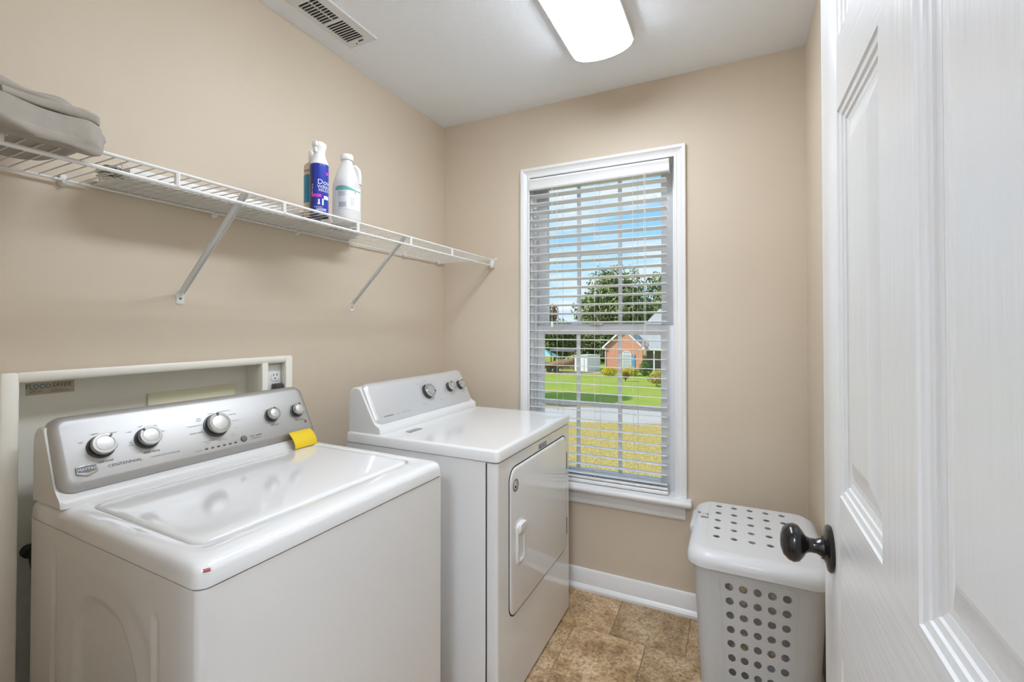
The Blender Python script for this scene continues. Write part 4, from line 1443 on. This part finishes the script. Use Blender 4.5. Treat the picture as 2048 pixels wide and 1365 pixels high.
def holed(pf, us, vs_, rad, u0, u1, v0, v1, seg=16):
    """a plate with round holes: pf(u, v) -> point; us, vs_ are the hole centres"""
    m_ = MB()
    du = us[1] - us[0]
    dv = vs_[1] - vs_[0]
    ue = [max(u0, us[0] - du / 2)] + [u + du / 2 for u in us[:-1]] + [min(u1, us[-1] + du / 2)]
    ve = [max(v0, vs_[0] - dv / 2)] + [v + dv / 2 for v in vs_[:-1]] + [min(v1, vs_[-1] + dv / 2)]
    for i, u in enumerate(us):
        for j, v in enumerate(vs_):
            outer, inner = [], []
            for k in range(seg):
                a = 2 * math.pi * (k + 0.5) / seg
                ca, sa = math.cos(a), math.sin(a)
                hu = (ue[i + 1] - u) if ca > 0 else (u - ue[i])
                hv = (ve[j + 1] - v) if sa > 0 else (v - ve[j])
                s = min(hu / max(abs(ca), 1e-6), hv / max(abs(sa), 1e-6))
                outer.append(pf(u + ca * s, v + sa * s))
                inner.append(pf(u + ca * rad, v + sa * rad))
            b = len(m_.v)
            m_.v += [tuple(p) for p in outer + inner]
            for k in range(seg):
                k2 = (k + 1) % seg
                m_.f.append([b + k, b + k2, b + seg + k2, b + seg + k])
            # close the cell's four corners
            for cu, cv, su, sv in ((ue[i + 1], ve[j + 1], 1, 1), (ue[i], ve[j + 1], -1, 1), (ue[i], ve[j], -1, -1), (ue[i + 1], ve[j], 1, -1)):
                ang = math.atan2(cv - v, cu - u) % (2 * math.pi)
                ks = sorted(range(seg), key=lambda k: min(abs(2 * math.pi * (k + 0.5) / seg - ang), 2 * math.pi - abs(2 * math.pi * (k + 0.5) / seg - ang)))[:2]
                bb = len(m_.v)
                m_.v.append(tuple(pf(cu, cv)))
                m_.f.append([b + ks[0], bb, b + ks[1]])
    def q(a, b_, c, d):
        n = 6
        for k in range(n):
            uu0 = a + (b_ - a) * k / n
            uu1 = a + (b_ - a) * (k + 1) / n
            m_.add([pf(uu0, c), pf(uu1, c), pf(uu1, d), pf(uu0, d)], [(0, 1, 2, 3)])
    q(u0, ue[0], v0, v1)
    q(ue[-1], u1, v0, v1)
    q(ue[0], ue[-1], v0, ve[0])
    q(ue[0], ue[-1], ve[-1], v1)
    return m_


hx0, hx1, hy0, hy1 = -0.123, 0.232, 1.528, 1.978
HZ0, HZ1 = 0.0, 0.575
hp = empty('laundry_hamper', (0.055, 1.753, 0.0), 'white plastic laundry hamper with a holed lid in the corner', 'hamper')


def hrect(z):
    t = (z - HZ0) / (HZ1 - HZ0)
    d = 0.030 * (1 - t)
    return hx0 + d, hx1 - d, hy0 + d, hy1 - d


RC = 0.045
NCr = 6
# perimeter from rr(): skip the straight sides that become holed plates
loops = []
for z in (HZ0 + 0.004, HZ0 + 0.02, 0.15, 0.30, 0.45, HZ1):
    a0, a1, b0_, b1_ = hrect(z)
    loops.append([(p[0], p[1], z) for p in rr(a0, a1, b0_, b1_, RC, NCr)])
npt = 4 * (NCr + 1)
# index of the straight runs: after each corner block
runs = [NCr, 2 * NCr + 1, 3 * NCr + 2, 4 * NCr + 3]     # back, left, front, right
bm_ = MB().loft(loops, cap0=True, cap1=False, skip=(runs[0], runs[2]))


def front_pf(which):
    def pf(u, v):
        a0, a1, b0_, b1_ = hrect(v)
        y = b0_ if which == 'front' else b1_
        lo_, hi_ = a0 + RC, a1 - RC
        t = (u - (hx0 + RC)) / ((hx1 - RC) - (hx0 + RC))
        return (lo_ + (hi_ - lo_) * t, y, v)
    return pf


uc = [-0.023 + k * 0.0387 for k in range(5)]
vc = [0.509 - k * 0.0433 for k in range(11)][::-1]
for which in ('front', 'back'):
    pf = front_pf(which)
    h_ = holed(pf, uc, vc, 0.0118, hx0 + RC, hx1 - RC, HZ0 + 0.004, HZ1)
    bm_.add(h_.v, h_.f)


def solid(mb_, name, m, parent, th, smooth=50):
    o = mb_.build(name, m, parent, smooth=smooth)
    bm = bmesh.new()
    bm.from_mesh(o.data)
    bmesh.ops.remove_doubles(bm, verts=bm.verts, dist=0.00005)
    bmesh.ops.recalc_face_normals(bm, faces=bm.faces)
    bm.to_mesh(o.data)
    bm.free()
    o.data.shade_smooth()
    o.data.set_sharp_from_angle(angle=R(smooth))
    md = o.modifiers.new('thickness', 'SOLIDIFY')
    md.thickness = th
    md.offset = 0.0
    bpy.context.view_layer.update()
    me = bpy.data.meshes.new_from_object(o.evaluated_get(bpy.context.evaluated_depsgraph_get()))
    o.modifiers.clear()
    o.data = me
    me.name = name
    me.shade_smooth()
    me.set_sharp_from_angle(angle=R(30))
    return o


solid(bm_, 'basket', 'hamper_body', hp, 0.0026, 35)
# pressed outline of the holed field
m_ = MB()
outl = rr(-0.050, 0.160, 0.055, 0.540, 0.022, 5)
pf = front_pf('front')
pts = [Vector(pf(u, v)) + Vector((0, -0.0012, 0)) for u, v in outl]
m_.tube(pts + [pts[0]], 0.0012, 5, cap=False)
m_.build('field_rib', 'hamper_body', hp)
# rim
lo = []
for ins, z in ((-0.002, HZ1 - 0.012), (-0.007, HZ1 - 0.010), (-0.008, HZ1 - 0.001), (-0.003, HZ1 + 0.002), (0.004, HZ1 + 0.001)):
    lo.append([(p[0], p[1], z) for p in rr(hx0 + ins, hx1 - ins, hy0 + ins, hy1 - ins, RC + 0.004, NCr)])
MB().loft(lo, cap0=False, cap1=False).build('rim', 'hamper_white', hp, smooth=50)
# lid: skirt, rounded shoulder, holed top
LZ = 0.604
lo = []
for ins, z, r_ in ((-0.0165, HZ1 - 0.016, 0.058), (-0.0175, HZ1 - 0.004, 0.060), (-0.015, HZ1 + 0.010, 0.060), (-0.008, LZ - 0.009, 0.058), (0.004, LZ - 0.0025, 0.050), (0.014, LZ, 0.030), (0.018, LZ, 0.018)):
    lo.append([(p[0], p[1], z) for p in rr(hx0 + ins, hx1 - ins, hy0 + ins, hy1 - ins, r_, NCr)])
lm = MB().loft(lo, cap0=False, cap1=False)
tx0, tx1, ty0, ty1 = hx0 + 0.018, hx1 - 0.018, hy0 + 0.018, hy1 - 0.018
tr = 0.018


def top_pf(u, v):
    return (u, v, LZ)


ul = [-0.059 + k * 0.0515 for k in range(5)]
vl = [1.648 + k * 0.0695 for k in range(5)]
h_ = holed(top_pf, ul, vl, 0.0108, tx0 + tr, tx1 - tr, ty0 + tr, ty1 - tr)
lm.add(h_.v, h_.f)
# border between the rounded outline and the inner rectangle
for (a, b, c, d) in ((tx0 + tr, tx1 - tr, ty0, ty0 + tr), (tx0 + tr, tx1 - tr, ty1 - tr, ty1), (tx0, tx0 + tr, ty0 + tr, ty1 - tr), (tx1 - tr, tx1, ty0 + tr, ty1 - tr)):
    lm.add([(a, c, LZ), (b, c, LZ), (b, d, LZ), (a, d, LZ)], [(0, 1, 2, 3)])
for cx, cy, a0 in ((tx1 - tr, ty1 - tr, 0), (tx0 + tr, ty1 - tr, 90), (tx0 + tr, ty0 + tr, 180), (tx1 - tr, ty0 + tr, 270)):
    pts = [(cx, cy, LZ)] + [(cx + tr * math.cos(R(a0 + 90 * k / NCr)), cy + tr * math.sin(R(a0 + 90 * k / NCr)), LZ) for k in range(NCr + 1)]
    lm.add(pts, [(0, k, k + 1) for k in range(1, NCr + 1)])
lid = solid(lm, 'lid', 'hamper_white', hp, 0.0024, 50)
m_ = MB()
m_.tube([(-0.090, 1.640, LZ + 0.0008), (-0.090, 1.935, LZ + 0.0008)], 0.0012, 5)
m_.build('lid_rib', 'hamper_white', lid)
# grip on the left end
lo = []
for w, x, z0, z1 in ((0.085, hx0 - 0.010, HZ1 - 0.006, HZ1 + 0.020), (0.078, hx0 - 0.022, HZ1 - 0.004, HZ1 + 0.014), (0.066, hx0 - 0.026, HZ1 + 0.000, HZ1 + 0.008)):
    lo.append([(x, p[0], p[1]) for p in rr(1.815 - w, 1.815 + w, z0, z1, 0.004, 4)])
MB().loft(lo).build('grip', 'hamper_white', lid, smooth=60)
# printed sticker
PH = Plane((-0.106, 1.800, LZ + 0.0014), (1, 0, 0), (0, 1, 0))
m_ = MB(); PH.rect(m_, -0.022, -0.012, 0.030, 0.038, 0.0002); st_ = m_.build('sticker_logo', 'print_dark', lid)
m_ = MB()
for k in range(5):
    PH.rect(m_, -0.006 + k * 0.0040, -0.0035 + k * 0.0040, 0.018 + 0.002 * (k % 2), 0.034, 0.0002)
PH.rect(m_, 0.010, 0.016, 0.012, 0.034, 0.0002)
m_.build('sticker_print', 'sticker_blue', lid)
m_ = MB()
for k in range(4):
    PH.rect(m_, -0.008 + k * 0.0065, -0.0035 + k * 0.0065, -0.014, 0.004, 0.0002)
m_.build('sticker_bars', 'sticker_brown', lid)

# ================================================================== OUTDOORS
GZ = -4.4
ga_ = R(20.5)
gd = Vector((math.cos(ga_), math.sin(ga_), 0))          # along the road
gn = Vector((-math.sin(ga_), math.cos(ga_), 0))
RP = Vector((-6.45, 27.3, 0))                           # a point on the near kerb


def strip(name, a, b, m, dz, L=120):
    v0 = RP + gn * a
    v1 = RP + gn * b
    vs = [v0 - gd * L, v0 + gd * L, v1 + gd * L, v1 - gd * L]
    lo = [[(v.x, v.y, GZ - 0.3) for v in vs], [(v.x, v.y, GZ + dz) for v in vs]]
    o = MB().loft(lo).build(name, m, None, smooth=0)
    return tag(o, kind='structure')


strip('ground_near_lawn', -24.0, 0.0, 'lawn_dry', 0.0)
strip('road', 0.0, 5.15, 'concrete', -0.02)
strip('ground_verge', 5.15, 6.3, 'dirt', 0.0)
strip('ground_far_lawn', 6.3, 19.5, 'lawn_green', 0.0)
strip('ground_yard', 19.5, 160.0, 'lawn_green', -0.01)
o = MB()
vs = [(-27, 50.2), (-14.2, 54.8), (-14.0, 58.5), (-27, 55.0)]
o.loft([[(x, y, GZ - 0.05) for x, y in vs], [(x, y, GZ + 0.012) for x, y in vs]])
tag(o.build('ground_drive', 'dirt', None, smooth=0), kind='structure')


def leaves(mb_, c, rad, n, size, squash=(1, 1, 1), seed=0, lobes=0):
    rnd = random.Random(seed)
    centres = [(Vector(c), 1.0)]
    if lobes:
        centres = []
        for k in range(lobes):
            d = Vector((rnd.gauss(0, 1), rnd.gauss(0, 1), rnd.gauss(0, 1))).normalized() * (rnd.random() ** 0.5) * 0.68
            centres.append((Vector((c[0] + d.x * rad * squash[0], c[1] + d.y * rad * squash[1], c[2] + d.z * rad * squash[2])), rnd.uniform(0.28, 0.45)))
    for _ in range(n):
        cc, s = rnd.choice(centres)
        d = Vector((rnd.gauss(0, 1), rnd.gauss(0, 1), rnd.gauss(0, 1))).normalized()
        rr_ = rad * s * (rnd.random() ** 0.28)
        p = cc + Vector((d.x * rr_ * squash[0], d.y * rr_ * squash[1], d.z * rr_ * squash[2]))
        nrm = (d + Vector((rnd.gauss(0, .6), rnd.gauss(0, .6), rnd.gauss(0, .6) + 0.3))).normalized()
        x = nrm.orthogonal().normalized()
        y = nrm.cross(x)
        a = rnd.random() * 6.28
        x, y = x * math.cos(a) + y * math.sin(a), y * math.cos(a) - x * math.sin(a)
        h = size * rnd.uniform(0.6, 1.3)
        mb_.add([p - x * h, p - y * h * 0.55, p + x * h, p + y * h * 0.55], [(0, 1, 2, 3)])
    return centres


def tree(name, x, y, base, trunk_h, c_z, rad, n, size, m, label, seed, squash=(1, 1, 1), lobes=16, cat='tree', group=None, tr=0.3):
    t = empty(name, (x, y, base), label, cat, group)
    m_ = MB()
    cs = leaves(m_, (x, y, c_z), rad, n, size, squash, seed, lobes)
    m_.build('foliage', m, t, smooth=0)
    m_ = MB()
    m_.tube([(x, y, base), (x + 0.05 * rad, y, base + trunk_h * 0.6), (x, y, c_z)], [tr, tr * 0.75, tr * 0.4], 8)
    for cc, s in cs[:6]:
        m_.tube([(x, y, base + trunk_h * 0.8), tuple((Vector((x, y, c_z)) + cc) / 2), tuple(cc)], [tr * 0.45, tr * 0.3, tr * 0.12], 6)
    m_.build('trunk', 'bark', t)
    return t


G2 = 'trees across the road'
tree('oak_tree', -20.0, 84.0, GZ, 5.0, 4.0, 10.2, 16000, 0.34, 'leaf_green', 'broad green tree rising highest behind the brick house', 1, (1.0, 0.7, 0.84), 34, group=G2, tr=0.5)
tree('oak_tree', -11.6, 101.0, GZ, 5.0, 5.3, 10.0, 11000, 0.40, 'leaf_green', 'green tree behind the grey roof at the right edge of the window', 2, (1.0, 0.7, 0.90), 28, group=G2, tr=0.5)
tree('maple_tree', -40.5, 101.0, GZ, 4.0, 3.0, 6.0, 3600, 0.34, 'leaf_autumn', 'rust brown autumn tree at the left edge of the window', 3, (0.75, 0.7, 1.15), 14, group=G2, tr=0.25)
tree('oak_tree', -25.6, 67.8, GZ, 3.0, -0.6, 4.8, 13000, 0.22, 'leaf_dark', 'dark green tree hanging over the tarp-covered boat', 4, (1.0, 0.75, 0.80), 24, group=G2, tr=0.2)
tree('oak_tree', -19.6, 76.0, GZ, 2.0, -1.8, 4.8, 13000, 0.24, 'leaf_dark', 'dark green tree between the white shed and the brick house', 5, (1.0, 0.8, 0.9), 18, group=G2, tr=0.2)
tree('hedge_tree', -30.5, 92.0, GZ, 2.0, -1.0, 6.0, 9000, 0.30, 'leaf_green', 'low green tree behind the teal canopy', 6, (1.3, 0.7, 0.66), 18, group=G2, tr=0.2)
tree('street_tree', -20.6, 30.0, GZ, 4.0, 2.6, 4.4, 9000, 0.28, 'leaf_green', 'street tree left of the window view, shading the far lawn', 8, (1.0, 1.0, 0.8), 22, group=G2, tr=0.3)


def bush(name, x, y, rx, h, n, size, m, label, seed, stem=False, group=None):
    t = empty(name, (x, y, GZ), label, 'bush', group)
    m_ = MB()
    zc = GZ + (h * 0.5 if not stem else h * 0.62)
    hz = h * 0.5 if not stem else h * 0.40
    leaves(m_, (x, y, zc), rx, n, size, (1.0, 0.8, hz / rx), seed, 0)
    m_.build('foliage', m, t, smooth=0)
    m_ = MB()
    for k in range(4):
        a = k * 1.57 + seed
        m_.tube([(x, y, GZ), (x + 0.4 * rx * math.cos(a), y + 0.4 * rx * math.sin(a), zc)], [0.03, 0.012], 5)
    m_.build('stem', 'bark', t)


bush('yellow_shrub', -13.15, 52.6, 0.95, 1.05, 1500, 0.075, 'leaf_yellow', 'bright yellow clipped shrub left of the arched house window', 11)
bush('yellow_shrub', -11.05, 54.6, 1.05, 1.05, 1500, 0.075, 'leaf_yellow', 'bright yellow clipped shrub right of the arched house window', 12)
bush('green_shrub', -9.45, 55.2, 0.80, 1.75, 1300, 0.08, 'leaf_bush', 'tall green shrub beside the porch post', 13)
bush('red_shrub', -10.35, 48.4, 0.42, 1.05, 380, 0.07, 'leaf_red', 'small dark red shrub in front of the yellow shrubs', 14, stem=True)
bush('mixed_shrub', -6.75, 45.6, 1.00, 1.15, 1100, 0.075, 'leaf_mixed', 'tawny shrub on the far lawn at the right', 15, stem=True)
bush('mixed_shrub', -7.4, 53.5, 0.9, 1.0, 700, 0.075, 'leaf_mixed', 'tawny shrub right under the porch', 16)

# ---- brick house
HY = 61.8
hs_ = empty('brick_house', (-11.0, HY + 4, GZ), 'red brick house with blue shutters and grey roof across the road', 'house')
ex0, ex1, ez, ax, az = -15.97, -10.99, -1.45, -13.46, 0.98
m_ = MB()
m_.prism([(ex0, GZ), (ex1, GZ), (ex1, ez), (ax, az - 0.05), (ex0, ez)], 1, HY, HY + 0.3)
m_.build('gable_wall', 'brick', hs_, smooth=0)
m_ = MB()
m_.box(ex0, ex0 + 0.3, HY + 0.3, HY + 9, GZ, ez)
m_.build('side_wall', 'brick', hs_, smooth=0)
m_ = MB()
m_.box(ex1, 6.0, HY + 3.2, HY + 3.5, GZ, ez)
m_.build('porch_wall', 'porch_wall', hs_, smooth=0)
for sx, xe in ((-1, ex0 - 0.35), (1, ex1 + 0.35)):
    m_ = MB()
    ze = ez - 0.10
    zr = az + 0.12
    p = [(xe, ze), (ax, zr), (ax, zr + 0.16), (xe, ze + 0.16)]
    m_.prism(p, 1, HY - 0.25, HY + 6.0)
    m_.build('gable_roof', 'shingle', hs_, smooth=0)
    m_ = MB()
    p = [(xe, ze - 0.16), (ax, zr - 0.20), (ax, zr + 0.02), (xe, ze + 0.06)]
    m_.prism(p, 1, HY - 0.33, HY - 0.25)
    m_.build('rake_board', 'house_trim', hs_, smooth=0)
for sx, xe in ((-1, ex0 - 0.35), (1, ex1 + 0.02)):
    MB().box(xe, xe + 0.40, HY - 0.30, HY + 0.05, ez - 0.30, ez - 0.02).build('eave_return', 'house_trim', hs_, smooth=0)
m_ = MB()
rz = 3.95
a = [(ex1 - 3.0, HY + 2.0, ez), (8.0, HY + 2.0, ez), (8.0, HY + 14, ez), (ex1 - 3.0, HY + 14, ez)]
b = [(-10.0, HY + 8.0, rz), (6.0, HY + 8.0, rz)]
m_.add(a + b, [(0, 1, 5, 4), (1, 2, 5), (2, 3, 4, 5), (3, 0, 4), (0, 3, 2, 1)])
m_.build('main_roof', 'shingle', hs_, smooth=0)
m_ = MB()
m_.add([(ex1 - 0.4, HY + 0.6, ez - 0.02), (8, HY + 0.6, ez - 0.02), (8, HY + 4.2, ez + 1.25), (ex1 - 0.4, HY + 4.2, ez + 1.25), (ex1 - 0.4, HY + 0.6, ez - 0.14), (8, HY + 0.6, ez - 0.14), (8, HY + 4.2, ez + 1.1), (ex1 - 0.4, HY + 4.2, ez + 1.1)], [(0, 1, 2, 3), (7, 6, 5, 4), (0, 4, 5, 1), (1, 5, 6, 2), (2, 6, 7, 3), (3, 7, 4, 0)])
m_.build('porch_roof', 'shingle', hs_, smooth=0)
MB().box(ex1, 8.0, HY + 0.55, HY + 0.70, ez - 0.36, ez - 0.10).build('porch_beam', 'house_trim', hs_, smooth=0)
for x in (-9.70, -6.6, -3.5):
    MB().box(x, x + 0.16, HY + 0.6, HY + 0.76, GZ, ez - 0.3).build('porch_post', 'house_trim', hs_, smooth=0)
MB().box(-9.0, -8.0, HY + 3.12, HY + 3.2, GZ + 0.2, -2.1).build('front_door', 'door_dark', hs_, smooth=0)
MB().box(-9.12, -9.0, HY + 3.08, HY + 3.2, GZ + 0.2, -2.0).build('door_trim', 'house_trim', hs_, smooth=0)
wv = [(-13.62, -4.05), (-12.42, -4.05), (-12.42, -2.35)] + [(-13.02 + 0.60 * math.cos(R(a)), -2.35 + 0.46 * math.sin(R(a))) for a in range(15, 180, 15)] + [(-13.62, -2.35)]
w_ = MB().prism(wv, 1, HY - 0.06, HY).build('arched_window', 'house_trim', hs_, smooth=0)
for x0 in (-13.53, -13.18, -12.83):
    for z0, z1 in ((-3.98, -3.60), (-3.55, -3.18), (-3.13, -2.76), (-2.71, -2.38)):
        MB().box(x0, x0 + 0.31, HY - 0.075, HY - 0.055, z0, z1).build('pane', 'house_glass', w_, smooth=0)
for k in range(3):
    a0, a1 = 14 + k * 52, 14 + k * 52 + 48
    pp = [(-13.02 + rr_ * math.cos(R(a)), -2.30 + rr_ * 0.72 * math.sin(R(a))) for rr_, rng in ((0.50, (a0, (a0 + a1) / 2, a1)), (0.15, (a1, a0))) for a in rng]
    MB().prism(pp, 1, HY - 0.075, HY - 0.055).build('pane', 'house_glass', w_, smooth=0)
for x0 in (-14.70, -12.36):
    m_ = MB()
    m_.box(x0 + (0.60 if x0 < -13 else 0) - (0.0), x0 + (1.02 if x0 < -13 else 0.42), HY - 0.07, HY, -4.05, -2.36)
    s_ = m_.build('shutter', 'shutter_blue', hs_, smooth=0)
    for k in range(9):
        xx = x0 + (0.60 if x0 < -13 else 0)
        MB().box(xx + 0.06, xx + 0.36, HY - 0.095, HY - 0.07, -3.95 + k * 0.17, -3.84 + k * 0.17).build('louvre', 'shutter_blue', s_, smooth=0)
MB().box(ex0 + 0.02, ex0 + 0.12, HY - 0.08, HY, GZ, ez - 0.2).build('downpipe', 'house_trim', hs_, smooth=0)

# ---- shed
sd_ = empty('garden_shed', (-17.4, 57.6, GZ), 'small white flat-roofed shed beside the brick house', 'shed')
m_ = MB()
m_.loft([[(-18.72, 57.0, z), (-17.02, 57.0, z), (-16.0, 59.4, z), (-17.7, 59.4, z)] for z in (GZ, -2.42)])
m_.build('walls', 'shed_white', sd_, smooth=0)
m_ = MB()
m_.loft([[(-18.80, 56.92, z), (-16.98, 56.92, z), (-15.92, 59.48, z), (-17.74, 59.48, z)] for z in (-2.42, -2.32)])
m_.build('roof', 'shed_grey', sd_, smooth=0)
MB().box(-18.35, -17.45, 56.95, 57.0, GZ + 0.05, -2.75).build('door', 'shed_white', sd_, smooth=0)

# ---- boat under a tarp on its trailer
bt = empty('covered_boat', (-20.4, 54.6, GZ), 'boat under a brown tarp parked on a trailer on the drive', 'boat')
lo = []
for k in range(15):
    t = k / 14
    x = -22.6 + 4.6 * t
    hw_ = 0.95 * math.sin(math.pi * (0.10 + 0.86 * t)) ** 0.6
    top = GZ + 1.15 + 0.75 * t ** 1.3 + 0.10 * math.sin(t * 14)
    bot = GZ + 0.45 + 0.25 * t
    lo.append([(x, 54.6 + hw_ * c, bot + (top - bot) * s) for c, s in ((-0.5, 0), (-1, 0.5), (-0.9, 0.75), (-0.4, 0.93), (0, 1), (0.4, 0.93), (0.9, 0.75), (1, 0.5), (0.5, 0))])
MB().loft(lo).build('tarp', 'tarp_brown', bt, smooth=60)
for x in (-21.0, -20.1):
    MB().lathe([(0.10, -0.12), (0.33, -0.12), (0.36, -0.08), (0.36, 0.08), (0.33, 0.12), (0.10, 0.12)], (x, 53.85, GZ + 0.36), (0, 1, 0), 18).build('wheel', 'tyre', bt)
MB().tube([(-22.2, 54.2, GZ + 0.45), (-18.0, 54.6, GZ + 0.55)], 0.05, 6).build('trailer_frame', 'carport_roof', bt)

cp_ = empty('carport', (-20.7, 58.8, GZ), 'dark flat carport roof on posts behind the boat', 'carport')
MB().box(-22.4, -18.95, 57.6, 60.2, -1.95, -1.72).build('roof', 'carport_roof', cp_, smooth=0)
for x in (-22.3, -20.7, -19.1):
    for y in (57.7, 60.0):
        MB().box(x, x + 0.12, y, y + 0.12, GZ, -1.95).build('post', 'bark', cp_, smooth=0)
cn2 = empty('garden_canopy', (-25.0, 62.0, GZ), 'teal garden canopy at the left edge of the window view', 'canopy')
m_ = MB()
m_.add([(-26.6, 60.5, -2.9), (-23.2, 60.5, -2.9), (-23.2, 63.5, -2.9), (-26.6, 63.5, -2.9), (-24.9, 62.0, -1.9)], [(0, 1, 4), (1, 2, 4), (2, 3, 4), (3, 0, 4)])
m_.build('cover', 'canopy_teal', cn2, smooth=0)
for x in (-26.5, -23.3):
    for y in (60.6, 63.4):
        MB().tube([(x, y, GZ), (x, y, -2.9)], 0.05, 6).build('leg', 'carport_roof', cn2)
